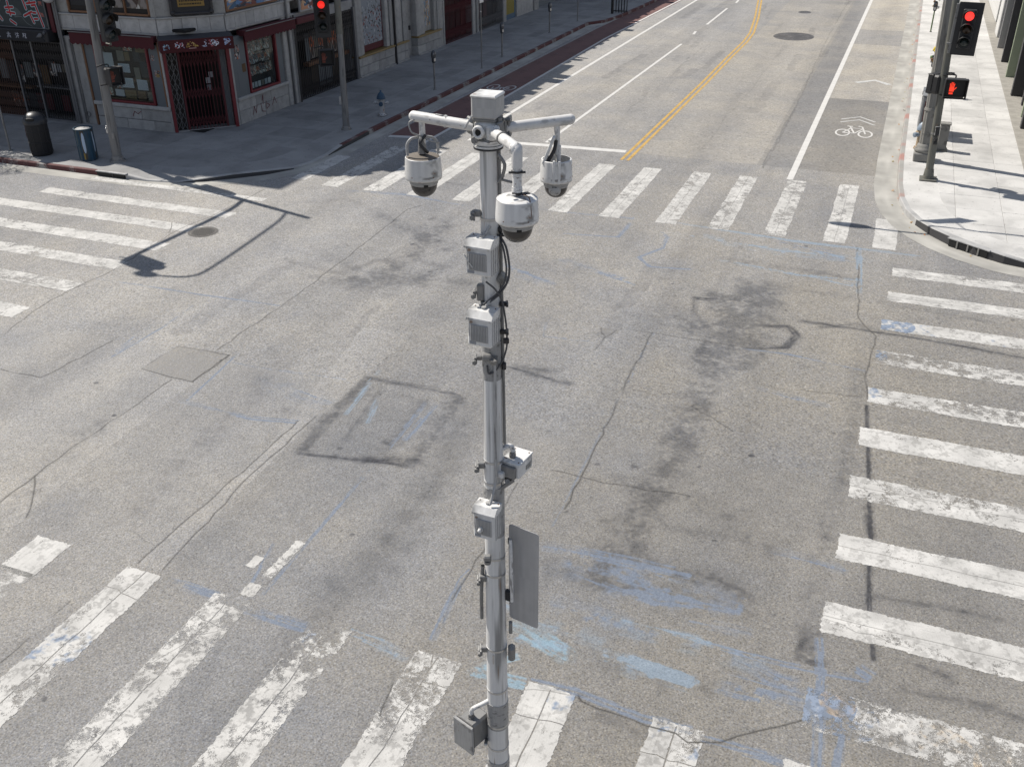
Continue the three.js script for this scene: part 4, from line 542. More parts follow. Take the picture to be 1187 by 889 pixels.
  // gated shopfront between the pilasters
  wbox(FR, B, 'shop_recess', M.dark, 4.3, 9.1, .12, 3.5, -.85, -.8); wbox(FR, B, 'gate_awning', M.redDark, 4.3, 6.3, 3.12, 3.36, -.05, .2, .03); wbox(FR, B, 'fascia_board', M.wallGrey, 4.3, 9.1, 3.12, 3.5, -.3, -.06);
  reseed(95); for (let i = 0; i < 9; i++) { const s = 5.9 + i * .36; put(FR, 0, B, 'shop_shutter_panel', panelGeo(.33, 1.1, .02), [M.paper[1], M.paper[6], M.brassy, M.blueGrey, photoMats[1], photoMats[5]][(rnd() * 6) | 0], Math.min(s, 8.8), 2.0 + rr(-.05, .05), -.5); } wbox(FR, B, 'shop_counter', M.brown, 5.6, 9.0, 1.25, 1.4, -.6, -.3); for (let i = 0; i < 8; i++) put(FR, 0, B, 'shop_shutter_panel', panelGeo(.5, .9, .02), [M.interior, M.blueGrey, photoMats[2], M.paper[6]][(rnd() * 4) | 0], 4.7 + i * .56, .7, -.55);
  stuff(put(FR, 0, B, 'folding_gate', lattice(4.7, 2.95, .14, [[.06, .5], [2.2, 2.9]], .011, .44), M.iron, 4.35, .15, -.03));
  wbox(FR, B, 'gate_post', M.greyIron, 8.95, 9.1, .12, 3.2, -.1, .06); wbox(FR, B, 'gate_post', M.black, 4.3, 4.37, .12, 3.2, -.1, .04);
  { const gm = mat(lin(.16, .035, .04), .8), seg = (pts) => merge(pts.slice(1).map((q, i) => { const a = pts[i], L = Math.hypot(q[0] - a[0], q[1] - a[1]); return at(box(L + .02, .022, .004), (a[0] + q[0]) / 2, (a[1] + q[1]) / 2, 0, 0, 0, Math.atan2(q[1] - a[1], q[0] - a[0])); })); for (const [s, y, P] of [[.9, .35, [[0, 0], [.12, .28], [.2, .02], [.3, .3]]], [1.45, .3, [[0, .35], [.05, .05], [.25, .0]]], [1.55, .75, [[0, 0], [.1, .2], [.05, -.15]]], [1.8, .38, [[0, .3], [.0, 0], [.22, .1], [.05, .2]]], [2.2, .45, [[0, 0], [.18, .26], [.28, .02]]]]) put(FR, 0, B, 'graffiti', seg(P), gm, s, y, .046); put(FL, 0, B, 'graffiti', seg([[0, 0], [.1, .18], [.25, .1], [.4, .2]]), gm, 2.6, .62, .046); }
  for (const [F, a, b] of [[FL, 0, 4.36], [FC, -.05, W + .05], [FR, 0, 9.1]]) parapet(F, B, a, b, 9.5, M.stucco);
}
// --- shop with the dark green sign; unseen tall block added to shade the pavement
{
  const B = bld('sign_shop', 'gated shop under a dark green sign with red Chinese lettering', -32, -29), f = (s) => s + 60;
  const w = (n, m, x0, x1, y0, y1, n0, n1, c) => wbox(FS, B, n, m, f(x0), f(x1), y0, y1, n0, n1, c);
  massBox(B, 'added_tall_block', M.stucco, -75, -32.2, 5.2, 18, -60, -28.3); massBox(B, 'wall_core', M.wallGrey, -75, -28.75, .1, 5.2, -60, -29.6); massBox(B, 'wall_core', M.wallGrey, -32.2, -28.75, 5.2, 10, -60, -28.5);
  w('side_wall', M.stucco, -60, -35.2, .1, 5.2, -1.3, 0);
  w('fascia', M.stucco, -35.2, -28.72, 4.75, 5.2, -1.3, -.02); w('shop_recess', M.dark, -35.2, -28.8, .12, 3.2, -1.2, -1.1); w('shop_ceiling', M.dark, -35.2, -28.8, 3.15, 3.3, -1.2, -.2);
  for (const x of [-37, -41, -45, -49]) { upperWindow(FS, B, f(x - 2.4), f(x - 1), 1, 3.4, M.pale[0]); }
  for (let x = -57; x < -33; x += 4) for (let y = 6; y < 17; y += 3.4) upperWindow(FS, B, f(x), f(x + 1.6), y, y + 2, M.pale[1]);
  // shop contents behind the gate
  reseed(130); for (let i = 0; i < 14; i++) { const x = -34.6 + i * .42; put(FS, 0, B, 'stock_panel', panelGeo(.36, rr(.5, .9), .03), [M.interior, M.paper[6], M.paper[2], M.blueGrey, photoMats[3], M.paper[3]][(rnd() * 6) | 0], f(x), rr(1.5, 1.9), -.9); put(FS, 0, B, 'stock_panel', panelGeo(.36, .6, .03), [M.dark, M.interior, M.redDark, photoMats[1], M.paper[3]][(rnd() * 5) | 0], f(x), .6, -.8); }
  w('stock_shelf', M.greyIron, -31.0, -28.9, 1.2, 1.26, -.9, -.5); w('stock_shelf', M.wood, -34.8, -31.3, 1.1, 1.16, -.9, -.5); for (let i = 0; i < 6; i++) put(FS, 0, B, 'window_card', panelGeo(.2, .3, .01), M.paper[[0, 4, 1, 4, 7, 0][i]], f(-30.1 + i * .24), 1.95, -.7);
  w('threshold', M.greyIron, -35.1, -28.75, .14, .2, -.1, .1); for (const x of [-31.2, -30.25, -28.8]) w('gate_post', M.greyIron, x - .035, x + .035, .14, 3.05, -.08, .04);
  stuff(put(FS, 0, B, 'folding_gate', lattice(2.0, 2.85, .11, [[.05, .95], [2.1, 2.8]], .01, .28), M.rustIron, f(-33.25), .18, 0)); stuff(put(FS, 0, B, 'folding_gate', lattice(.9, 2.85, .11, [[.05, .95], [2.1, 2.8]], .01, .28), M.iron, f(-31.16), .18, 0)); stuff(put(FS, 0, B, 'folding_gate', lattice(1.38, 2.85, .115, [[2.2, 2.8]], .011, .28), M.iron, f(-30.2), .18, 0)); stuff(put(FS, 0, B, 'folding_gate', lattice(1.8, 2.85, .11, [[.05, .95]], .01, .28), M.iron, f(-35.1), .18, 0));
  w('pilaster', M.redDark, -28.98, -28.8, 3.4, 5.2, -.2, .12); w('pilaster', M.blueGrey, -28.8, -28.7, 3.2, 5.2, -.2, .06); put(FS, 0, B, 'drain_pipe', cyl(.05, .05, 5, 10), M.greyIron, f(-28.66), 2.6, .1);
  { // awning box with small white characters, and the big sign above
    const strokesOf = (g, x, y, s, n, col, lw) => { g.strokeStyle = col; g.lineWidth = lw; g.lineCap = 'butt'; const L = (a, b, c, d) => { g.beginPath(); g.moveTo(x + a * s, y + b * s); g.lineTo(x + c * s, y + d * s); g.stroke(); }; for (let i = 0; i < n; i++) { const k = rnd(); k < .45 ? L(rr(0, .3), rr(.1, .95), rr(.6, 1), rr(.1, .95)) : k < .8 ? (() => { const q = rr(.1, .9); L(q, rr(0, .4), q + rr(-.2, .2), rr(.6, 1)); })() : L(rr(0, 1), rr(0, 1), rr(0, 1), rr(0, 1)); } };
    const t1 = canvasTex(640, 90, g => { g.fillStyle = '#15171f'; g.fillRect(0, 0, 640, 90); reseed(140); const hz = (x, rows) => { g.strokeStyle = '#b9bcc6'; g.lineCap = 'round'; g.lineWidth = 5; for (const [a, b, c, d] of rows) { g.beginPath(); g.moveTo(x + a, 18 + b); g.lineTo(x + c, 18 + d); g.stroke(); } };
      const chars = [[[2, 12, 30, 10], [16, 0, 14, 50], [4, 28, 28, 26], [14, 30, 2, 48], [16, 30, 34, 50]], [[4, 4, 30, 4], [6, 16, 28, 16], [2, 28, 34, 28], [17, 2, 17, 50], [6, 40, 28, 40]], [[4, 6, 30, 8], [28, 8, 6, 34], [10, 20, 32, 50], [4, 48, 20, 40]], [[2, 14, 34, 14], [18, 0, 18, 30], [6, 30, 30, 30], [6, 30, 4, 50], [30, 30, 32, 50], [8, 40, 28, 40]], [[4, 6, 10, 12], [2, 20, 8, 26], [4, 48, 12, 34], [16, 12, 34, 12], [24, 0, 24, 48], [16, 30, 34, 30]], [[4, 4, 14, 30], [14, 4, 2, 40], [20, 8, 34, 8], [34, 8, 20, 48], [20, 20, 34, 48]]];
      [20, 90, 190, 290, 370, 440].forEach((x, i) => hz(x, chars[i % 6])); });
    const a = w('sign_awning', M.black, -35.2, -28.95, 3.08, 3.48, -.1, .4, .03); sub(a, 'sign_print', panelGeo(3.2, .34, .012), fitMat(t1), 1.35, -.01, .255); sub(a, 'flood_lamp', merge([at(new THREE.ConeGeometry(.1, .2, 12), 0, 0, 0, 1.9, 0, .4)]), M.greyIron, 2.75, .02, .3); sub(a, 'flood_lamp', merge([at(new THREE.ConeGeometry(.1, .2, 12), 0, 0, 0, 1.6, 0, -.4)]), M.greyIron, 3.0, .12, .26);
    const t2 = canvasTex(1024, 520, g => { g.fillStyle = '#2a3337'; g.fillRect(0, 0, 1024, 520); const br = (pts, w, c) => { g.strokeStyle = c; g.lineWidth = w; g.lineCap = 'round'; g.lineJoin = 'round'; g.beginPath(); pts.forEach((p, i) => i ? g.lineTo(p[0], p[1]) : g.moveTo(p[0], p[1])); g.stroke(); };
      const char = (ox, oy, list) => { for (const l of list) br(l.map(p => [p[0] + ox, p[1] + oy]), 40, '#9cc0c6'); for (const l of list) br(l.map(p => [p[0] + ox, p[1] + oy]), 24, '#a81820'); };
      g.fillStyle = '#4a5152'; g.beginPath(); g.moveTo(420, 300); g.quadraticCurveTo(600, 260, 640, 380); g.lineTo(520, 410); g.closePath(); g.fill(); br([[520, 410], [630, 400], [690, 470], [770, 505]], 8, '#5d6566');
      char(660, 60, [[[30, 60], [70, 250]], [[120, 20], [150, 170]], [[160, 90], [230, 84]], [[20, 330], [150, 280], [150, 280]], [[110, 290], [150, 400]], [[170, 210], [230, 200], [290, 440]], [[170, 290], [210, 290]], [[170, 360], [220, 356]], [[100, 190], [240, 170]]]);
      char(380, 60, [[[20, 250], [140, 240]], [[70, 180], [80, 330]], [[30, 300], [150, 310]], [[60, 390], [130, 430]], [[20, 140], [150, 120]]]); char(120, 60, [[[20, 120], [160, 100]], [[90, 40], [80, 380]], [[20, 260], [170, 240]], [[80, 260], [20, 400]], [[90, 260], [180, 390]]]);
      g.strokeStyle = '#a05a50'; g.lineWidth = 6; reseed(150); for (const y of [100, 210, 330]) strokesOf(g, 940, y, 62, 10, '#a05a50', 6); });
    const s = w('shop_sign', M.greenSign, -35.1, -29.04, 3.5, 5.15, -.02, .14, .02); sub(s, 'sign_print', panelGeo(3.05, 1.6, .012), fitMat(t2, .6), 1.48, 0, .083); sub(s, 'sign_edge', box(.04, 1.65, .05, .006), M.greyIron, 3.02, 0, .08); sub(s, 'sign_edge', box(6.06, .04, .05, .006), M.greyIron, 0, -.81, .08);
  }
  put(FS, 0, B, 'lamp_globe', new THREE.SphereGeometry(.22, 16, 12), mat(lin(.5, .5, .5), .4), f(-28.62), 4.66, .32);
  parapet(FS, B, f(-32.2), f(-28.75), 10, M.stucco);
}
// --- stone-fronted building, and the gated shops further along
{
  const B = bld('stone_building', 'weathered stone shopfront with a peeling poster wall in shade', -23.5, -43.5), st = M.stone;
  massBox(B, 'wall_core', M.wallGrey, -34, -23.1, .1, 9.1, -48.2, -39.15);
  let k = 0; for (const [s0, s1] of [[9.2, 12.62], [12.8, 14.1], [15.1, 17.85]]) { for (const [y0, y1, d] of [[.22, .6, .9], [.61, .98, 1.25]]) { let s = s0; while (s < s1 - .05) { const e = Math.min(s + d, s1); wbox(FR, B, 'stone_block', st[k++ % 3], s + .004, e - .004, y0, y1 - .006, -.35, .03 + (k % 2) * .006, .01); s = e; } } wbox(FR, B, 'plinth', st[2], s0, s1, .12, .22, -.35, .09, .02); wbox(FR, B, 'sill', M.brassy, s0, s1, .98, 1.06, -.35, .1, .02); }
  for (const [s0, s1, n] of [[9.2, 9.55, .02], [9.6, 9.85, -.03], [12.0, 12.3, -.03], [12.35, 12.62, .02], [12.8, 13.05, .02], [13.12, 13.6, -.02], [13.66, 14.1, .02], [15.1, 15.45, .02], [15.5, 16.1, -.03], [17.2, 17.5, -.02], [17.52, 17.85, .03]]) wbox(FR, B, 'pilaster', st[k++ % 3], s0, s1, 1.06, 4.1, -.35, n, .02);
  { const p = wbox(FR, B, 'poster_wall', M.redDark, 9.88, 12.0, 1.1, 4.0, -.32, -.2, .01); const t = canvasTex(256, 320, g => { g.fillStyle = '#8d9297'; g.fillRect(0, 0, 256, 320); reseed(160); for (let i = 0; i < 260; i++) { g.fillStyle = ['#a4a9ad', '#7c8086', '#5a5450', '#8a4438', '#b3b6b8', '#6a6f74'][(rnd() * 6) | 0]; const y = rr(0, 320), x = rr(0, 256); if (g.fillStyle === '#8a4438' && y < 110) continue; g.beginPath(); g.moveTo(x, y); g.lineTo(x + rr(-12, 12), y + rr(4, 26)); g.lineTo(x + rr(4, 16), y + rr(0, 22)); g.fill(); } for (let i = 0; i < 60; i++) { g.fillStyle = ['#3a3634', '#7c3228', '#47505a'][(rnd() * 3) | 0]; g.fillRect(rr(60, 250), rr(110, 310), rr(3, 16), rr(3, 14)); } }); sub(p, 'peeling_poster', panelGeo(1.85, 2.4, .02), fitMat(t, .9), .0, .05, .07); }
  put(FR, 0, B, 'drain_pipe', cyl(.05, .05, 6, 10), M.iron, 12.71, 3.1, .06);
  wbox(FR, B, 'door_recess', M.dark, 14.1, 15.1, .12, 4.1, -.5, -.42); wbox(FR, B, 'door', mat(lin(.14, .05, .035), .7), 14.16, 14.5, .14, 3.0, -.4, -.33); wbox(FR, B, 'door_frame', st[2], 14.6, 15.08, .14, 3.2, -.4, -.3); put(FR, 0, B, 'door_bell', box(.1, .2, .08, .01), M.black, 14.85, 1.5, -.27);
  { const p = wbox(FR, B, 'poster_panel', M.stucco, 16.1, 17.2, 1.1, 4.1, -.32, -.22, .01); sub(p, 'poster_print', panelGeo(.8, 2.3, .02), fitMat(scribble(170, 128, 256, '#8c9198', ['#b9bec4', '#6c8aa0', '#a88660', '#5a6068', '#c4a878'], 120, 9)), 0, -.1, .06); }
  wbox(FR, B, 'moulding', st[1], 9.15, 18.2, 4.1, 4.3, -.35, .12, .03); wbox(FR, B, 'upper_wall', M.stucco, 9.15, 18.2, 4.3, 9.2, -.5, .0); wbox(FR, B, 'pilaster', st[0], 17.87, 18.2, .12, 4.1, -.35, .0, .02);
  for (const s of [9.9, 12.2, 14.5, 16.6]) upperWindow(FR, B, s, s + 1.1, 6.2, 8.4, M.pale[1]);
  parapet(FR, B, 9.15, 18.2, 9.3, M.stucco);
}
{
  const B = bld('gated_shops', 'row of closed shops behind red and grey folding gates', -23.5, -53.5), st = M.stone;
  massBox(B, 'wall_core', M.wallGrey, -34, -23.7, .1, 8.4, -62, -48.25);
  for (const [s0, s1, m, nm] of [[18.35, 22.05, M.redDark, 'red'], [22.9, 26.65, M.greyIron, 'grey']]) { wbox(FR, B, 'shop_recess', M.dark, s0, s1, .12, 3.6, -.7, -.65); stuff(put(FR, 0, B, 'folding_gate', lattice(s1 - s0, 3.1, .16, [[.1, .7], [1.4, 1.9], [2.5, 3.05]], .016, .5), m, s0, .14, -.06)); reseed(200 + s0); for (let i = 0; i < 5; i++) put(FR, 0, B, 'shop_door_leaf', panelGeo(.6, 2.8, .04), [mat(lin(.09, .02, .02), .7), M.interior, M.dark, M.redDark][(rnd() * 4) | 0], s0 + .4 + i * .72, 1.6, -.4); }
  for (const [s0, s1] of [[18.2, 18.35], [22.05, 22.4], [22.6, 22.9], [26.65, 27.1]]) wbox(FR, B, 'pilaster', st[Math.round(s0) % 3], s0, s1, .12, 4, -.4, .04, .02);
  wbox(FR, B, 'mural_panel', mat(lin(.08, .13, .19), .7), 27.1, 29.0, .14, 3.4, -.3, -.12); put(FR, 0, B, 'mural_print', panelGeo(1.5, .9, .01), mat(lin(.25, .2, .04), .8), 28.0, .9, -.11);
  wbox(FR, B, 'shutter', M.stone[1], 29.0, 31.9, .12, 4, -.4, -.02); wbox(FR, B, 'fascia', M.stucco, 18.2, 31.95, 4.0, 4.6, -.4, .08, .02); wbox(FR, B, 'fascia', M.stucco, 18.35, 26.7, 3.35, 4.0, -.4, -.02, .01);
  wbox(FR, B, 'upper_wall', M.stucco, 18.2, 31.95, 4.6, 8.5, -.6, 0); for (const s of [19, 21.5, 24, 26.5, 29]) upperWindow(FR, B, s, s + 1.3, 5.8, 7.9, M.pale[1]);
  parapet(FR, B, 18.2, 31.95, 8.6, M.stucco);
}
{
  const B = bld('far_block', 'distant shaded shop block at the top of the left pavement', -23.5, -80);
  massBox(B, 'wall_core', M.wallGrey, -34, -23.2, .1, 7.8, -112, -62.05);
  for (let s = 32; s < 82; s += 5.5) { wbox(FR, B, 'pilaster', M.stone[(s | 0) % 3], s, s + .8, .12, 4.2, -.4, .04, .02); wbox(FR, B, 'shopfront', (s | 0) % 2 ? M.interior : M.blueGrey, s + .8, s + 5.5, .12, 3.6, -.4, -.25); }
  wbox(FR, B, 'fascia', M.stucco, 32, 82, 4.2, 7.9, -.4, .02, .02); for (let s = 33; s < 80; s += 3) upperWindow(FR, B, s, s + 1.4, 5.2, 7.2, M.pale[0]);
  parapet(FR, B, 32, 82, 8.0, M.stucco);
}
// --- sunlit building on the right
{
  const F = Frame(4.78, -100, 4.78, -33), B = bld('right_building', 'cream building with tall dark shutter posts beside the sunlit pavement', 6, -60), z = v => v + 100;
  const cream = tm(paleTex, 1.25), dk = mat(lin(.035, .035, .038), .5), gr = mat(lin(.27, .31, .22), .6), sil = mat(lin(.32, .32, .33), .4, { metalness: .5 });
  M.entry = new THREE.MeshStandardMaterial({ map: C5, roughness: .92, color: lin(.8, .78, .74) }); massBox(B, 'wall_core', cream, 5.4, 16, .1, 9, -100, -33.1); massBox(B, 'upper_wall', cream, 4.8, 5.38, 4.2, 9, -100, -33.1);
  const w = (n, m, a, b, y0, y1, n0, n1, c) => wbox(F, B, n, m, z(a), z(b), y0, y1, n0, n1, c);
  w('entry_slab', M.entry, -100, -33.1, .12, .156, -.6, .6, .004);
  w('wall_pier', cream, -78, -66.4, .15, 4.2, -.5, .05, .03); w('wall_pier', cream, -62.5, -60.6, .15, 4.2, -.6, .25, .03); w('wall_pier', cream, -100, -84, .15, 4.2, -.5, .05, .03);
  let i = 0; for (const [p, m, t] of [[-59.6, dk, .3], [-58.3, dk, .2], [-57.2, sil, .16], [-56.2, dk, .3], [-54.6, gr, .22], [-53.2, dk, .26], [-52.2, sil, .2], [-50.6, dk, .36], [-49.4, gr, .16], [-48.0, dk, .3], [-46.8, sil, .2], [-45.4, dk, .34], [-43.6, dk, .3], [-41.5, gr, .22], [-39.6, dk, .34], [-37.2, sil, .22], [-35.2, dk, .34]]) w('shutter_post', m, p - t / 2, p + t / 2, .15, 4.1, -.5, .08 + (i++ % 3) * .14, .015);
  w('shop_recess', M.dark, -66.3, -33.2, .16, 4.2, -.62, -.56); w('shutter_rail', dk, -60.5, -34, 3.4, 3.6, -.3, -.1);
  for (const p of [-58.9, -53.9, -49.9, -44.4]) put(F, 0, B, 'door_handle', rod([0, -.2, 0], [0, .2, 0], .025), sil, z(p), 1.3, .0);
  w('cornice', cream, -100, -33.1, 8.7, 9.1, -.5, .4, .05);
}

// ---------------------------------------------------------------- street furniture
const rustyPaint = (base, s, rust = .62, streak = .5, grime = .45) => colorTex(256, 256, (i, j, o) => {
  const n = tfbm(i, j, 256, 6, 5), st = tfbm(i * 4 % 256, Math.floor(j / 6), 256, 8, 3), f = TAB[(i * 7919 + j * 104729 + s) & 65535];
  const v = 1 + (n - .5) * .22 + (st - .5) * .2 * streak + (f - .5) * .06, r = sstep(rust, rust + .1, tfbm((i + s) % 256, (j + 90) % 256, 256, 24, 3) * .75 + tfbm((i + s) % 256, j, 256, 4, 2) * .25), gr = sstep(.55, .75, tfbm((i + 3 * s) % 256, j, 256, 7, 4)) * grime;
  o[0] = mix(base[0] * v * (1 - gr), .2, r * .8); o[1] = mix(base[1] * v * (1 - gr), .115, r * .8); o[2] = mix(base[2] * v * (1 - gr), .06, r * .8);
});
const texMat = (t, rough, k = 1, rep = 1, extra = {}) => { const q = t.clone(); q.repeat.set(rep, rep); q.needsUpdate = true; return new THREE.MeshStandardMaterial({ map: q, roughness: rough, color: lin(k, k, k), ...extra }); };
const rpWhite = rustyPaint([.66, .655, .64], 5, .69, 1.3, .6), rpGrey = rustyPaint([.36, .357, .35], 17, .74, 1.3, .5);
const rpArm = rustyPaint([.64, .63, .61], 71, .74, .3, .3); M.whiteMetal = texMat(rpWhite, .45); M.whiteMetal4 = texMat(rpArm, .5, 1, 1); M.greyMetal = texMat(rpGrey, .45, 1.1); M.greyMetal2 = texMat(rpGrey, .5, .9, 2);
M.galv = texMat(rpGrey, .5, .62, 1, { metalness: .35 }); M.olive = texMat(rustyPaint([.13, .13, .112], 25, .72), .55); M.concretePost = texMat(rustyPaint([.21, .205, .19], 29, .8), .8);
M.galvPost = texMat(rpGrey, .6, .5, 2); M.signalBlack = mat(lin(.02, .02, .021), .55); M.visorIn = mat(lin(.008, .008, .008), .7); M.steel = mat(lin(.5, .5, .5), .35, { metalness: .8 }); M.rubber = mat(lin(.03, .03, .032), .6); M.rust = mat(lin(.14, .07, .035), .8);
M.redOn = new THREE.MeshStandardMaterial({ color: lin(.5, .02, .02), emissive: lin(1, .045, .035), emissiveIntensity: 1.25, roughness: .4 }); M.redOnDim = new THREE.MeshStandardMaterial({ color: lin(.5, .02, .02), emissive: lin(.9, .03, .02), emissiveIntensity: .75, roughness: .4 });
M.amberOff = mat(lin(.03, .016, .007), .3); M.greenOff = mat(lin(.012, .02, .02), .25); M.handOn = new THREE.MeshStandardMaterial({ color: lin(.4, .05, .02), emissive: lin(.9, .04, .015), emissiveIntensity: .8, roughness: .5 });
M.hand2 = mat(lin(.16, .03, .015), .5);

// three-lamp signal head, front along +z, centre at origin; lit: 0 red, or -1
function signalHead(label, x, y, z, ry, s, lit, plate) {
  const T = thing('traffic_light', label, 'traffic light', x, y, z, ry);
  part(T, 'housing', box(.36 * s, 1.06 * s, .22 * s, .03), M.signalBlack, 0, 0, 0);
  if (plate) part(T, 'backplate', box(plate * s, 1.4 * s, .02, .006), M.signalBlack, 0, 0, .04);
  [1, 0, -1].forEach((k, i) => {
    const L = part(T, 'lens', at(new THREE.SphereGeometry(.152 * s, 20, 8, 0, Math.PI * 2, 0, .9), 0, 0, 0, Math.PI / 2, 0, 0), i === 0 && lit === 0 ? M.redOn : i === 0 && lit === 1 ? M.redOnDim : i === 1 ? M.amberOff : M.greenOff, 0, k * .345 * s, .02 * s);
    // cut-away visor: tunnel open at the bottom front
    const n = 22, g = new THREE.BufferGeometry(), p = [], uv = [], idx = []; for (let a = 0; a <= n; a++) { const t = mix(-.28, Math.PI + .28, a / n), len = (.1 + .17 * clamp(Math.sin(t) * .8 + .4)) * s; for (const [r, d] of [[.17, .1 * s], [.172, .1 * s + len], [.162, .1 * s + len], [.16, .1 * s]]) { p.push(Math.cos(t) * r * s, Math.sin(t) * r * s, d); uv.push(a / n, d); } if (a) for (let q = 0; q < 3; q++) { const A = (a - 1) * 4 + q, B = a * 4 + q; idx.push(A, B, A + 1, B, B + 1, A + 1); } }
    g.setAttribute('position', new THREE.Float32BufferAttribute(p, 3)); g.setAttribute('uv', new THREE.Float32BufferAttribute(uv, 2)); g.setIndex(idx); g.computeVertexNormals();
    part(T, 'visor', g, M.signalBlack, 0, k * .345 * s, 0);
    part(T, 'lens_ring', at(new THREE.TorusGeometry(.16 * s, .014 * s, 6, 22), 0, 0, 0), M.signalBlack, 0, k * .345 * s, .11 * s);
  });
  part(T, 'bracket', merge([rod([0, .6 * s, -.03], [0, .6 * s, -.3], .025), rod([0, -.6 * s, -.03], [0, -.6 * s, -.3], .025), rod([0, .52 * s, -.03], [0, .62 * s, -.03], .03), rod([0, -.52 * s, -.03], [0, -.62 * s, -.03], .03)]), M.olive, 0, 0, 0);
  return T;
}
function handGeo(s) {   // raised palm: palm, four fingers, thumb, cuff
  const g = [at(box(.15, .15, .01, .004), 0, -.03, 0), at(box(.13, .06, .01, .004), -.005, -.16, 0)];
  for (const [x, h, r] of [[-.06, .13, .1], [-.02, .17, .03], [.022, .165, -.04], [.062, .125, -.12]]) g.push(at(box(.03, h, .01, .004), x, .04 + h / 2, 0, 0, 0, r));
  g.push(at(box(.032, .12, .01, .004), .105, .0, 0, 0, 0, -.7)); const q = merge(g); q.scale(s, s, 1); return q;
}
function pedHead(label, x, y, z, ry, on, w = .56) {
  const T = thing('pedestrian_signal', label, 'pedestrian signal', x, y, z, ry);
  part(T, 'housing', box(w, .54, .24, .05), M.signalBlack); const k = part(T, 'hood', merge([at(box(w + .02, .03, .2, .008), 0, .27, .18), at(box(.03, .54, .16, .008), -w / 2, 0, .17), at(box(.03, .54, .16, .008), w / 2, 0, .17), at(box(w, .03, .1, .008), 0, -.27, .15)]), M.signalBlack);
  part(T, 'screen', box(w - .08, .44, .01, .002), M.visorIn, 0, 0, .122); part(T, 'hand_symbol', handGeo(.85), on ? M.handOn : M.hand2, -.1, 0, .132);
  part(T, 'bracket', merge([tube([[-.02, .24, -.1], [-.02, .33, -.14], [-.2, .33, -.2], [-.36, .3, -.2]], .022, 14, 8), tube([[-.02, -.24, -.1], [-.2, -.26, -.18], [-.36, -.26, -.2]], .02, 10, 8)]), M.signalBlack);
  return T;
}
// --- left tall signal pole with its two arms (their shadows cross the left crosswalk)
{
  const X = -23.64, Z = -24.51, T = thing('signal_pole', 'tall grey tapered signal pole with mast arms beside the blue bin', 'pole', X, .15, Z);
  T.rotation.z = -.03; part(T, 'shaft', cyl(.155, .075, 9.9, 20), M.galvPost, 0, 4.95, 0); part(T, 'base_plate', merge([at(cyl(.27, .25, .06, 20), 0, .03, 0), at(cyl(.2, .17, .16, 20), 0, .12, 0)]), M.galv);
  part(T, 'mast_arm', tube([[0, 6.8, 0], [.05, 6.95, 1.2], [-.1, 6.95, 5.2]], .07, 20, 10), M.galv); part(T, 'lamp_arm', tube([[0, 8.9, 0], [.1, 9.1, 1], [.45, 9.1, 4.4], [.2, 9.1, 5], [-.6, 9.05, 5.2]], .045, 26, 8), M.galv);
  part(T, 'luminaire', at(new THREE.SphereGeometry(.3, 16, 10), 0, 0, 0).scale(1.2, .35, .6), M.galv, -.8, 9.05, 5.2); part(T, 'hand_hole', box(.1, .2, .02, .006), M.galv, .1, .9, .13); part(T, 'push_button', merge([at(box(.09, .26, .07, .015), 0, 0, 0), at(new THREE.SphereGeometry(.03, 10, 8), 0, .03, .045)]), M.steel, -.16, 1.05, .05);
}
signalHead('black signal head at the end of the left mast arm', -22.7, 6.75, -19.3, Math.PI / 2, 1, -1, .7);
signalHead('unlit black traffic light seen side on upon the tall left pole', -22.95, 4.62, -24.5, 1.25, 1.22, -1, 0);
pedHead('black pedestrian signal on the tall left pole before the posters', -23.08, 2.95, -24.44, 1.3, false, .46);
// --- second signal pole on the left pavement
{
  const T = thing('signal_pole', 'grey signal pole on the shaded pavement near the hydrant', 'pole', -18.65, .15, -30.85);
  T.rotation.z = -.018; part(T, 'shaft', cyl(.125, .09, 4.9, 18), M.galvPost, 0, 2.45, 0); part(T, 'collar', cyl(.115, .115, 1.5, 18), M.olive, 0, 4.1, 0); part(T, 'base_plate', merge([at(cyl(.2, .19, .05, 18), 0, .025, 0), at(cyl(.16, .135, .1, 18), 0, .09, 0)]), M.galv); part(T, 'push_button', merge([at(box(.09, .3, .07, .015), 0, 0, 0), at(new THREE.SphereGeometry(.03, 10, 8), 0, -.03, .045)]), M.steel, -.13, 1.05, .06);
}
signalHead('red traffic light on the pole in front of the gated shopfront', -19.08, 4.12, -30.6, .55, 1.05, 1, .52);
pedHead('dim pedestrian signal on the pole in front of the gated shopfront', -19.1, 2.72, -30.62, .75, false, .5);
// --- right signal pole
{
  const T = thing('signal_pole', 'olive signal pole with round foot on the sunlit right corner', 'pole', 1.36, .15, -31.69);
  T.rotation.z = .045; part(T, 'shaft', cyl(.115, .1, 5.3, 18), M.olive, 0, 2.65, 0); part(T, 'base_plate', merge([at(box(.5, .05, .5, .01), 0, .025, 0), at(cyl(.17, .13, .3, 18), 0, .18, 0)]), M.olive); part(T, 'collar', cyl(.12, .12, .05, 18), M.galv, 0, 1.42, 0);
  part(T, 'push_button', merge([at(box(.12, .2, .1, .015), 0, 0, 0), at(box(.11, .26, .02, .004), .02, .3, .03), at(new THREE.TorusGeometry(.04, .014, 6, 14), 0, 0, .06)]), M.signalBlack, .03, 1.22, .15); part(T, 'button_sign', box(.13, .26, .015, .004), M.whiteMetal, .05, 1.52, .13);
}
{ const T = signalHead('lit red traffic light with black backplate at the top right', 1.56, 4.6, -31.45, -.12, 1.02, 0, .64); part(T, 'mount_channel', box(.09, 1.35, .12, .01), M.galv, -.36, -.02, -.06); part(T, 'mount_bolt', box(.14, .06, .06, .008), M.galv, -.4, -.42, -.02); }
pedHead('pedestrian signal showing a red hand on the right corner pole', 1.56, 2.98, -31.4, .1, true, .6);
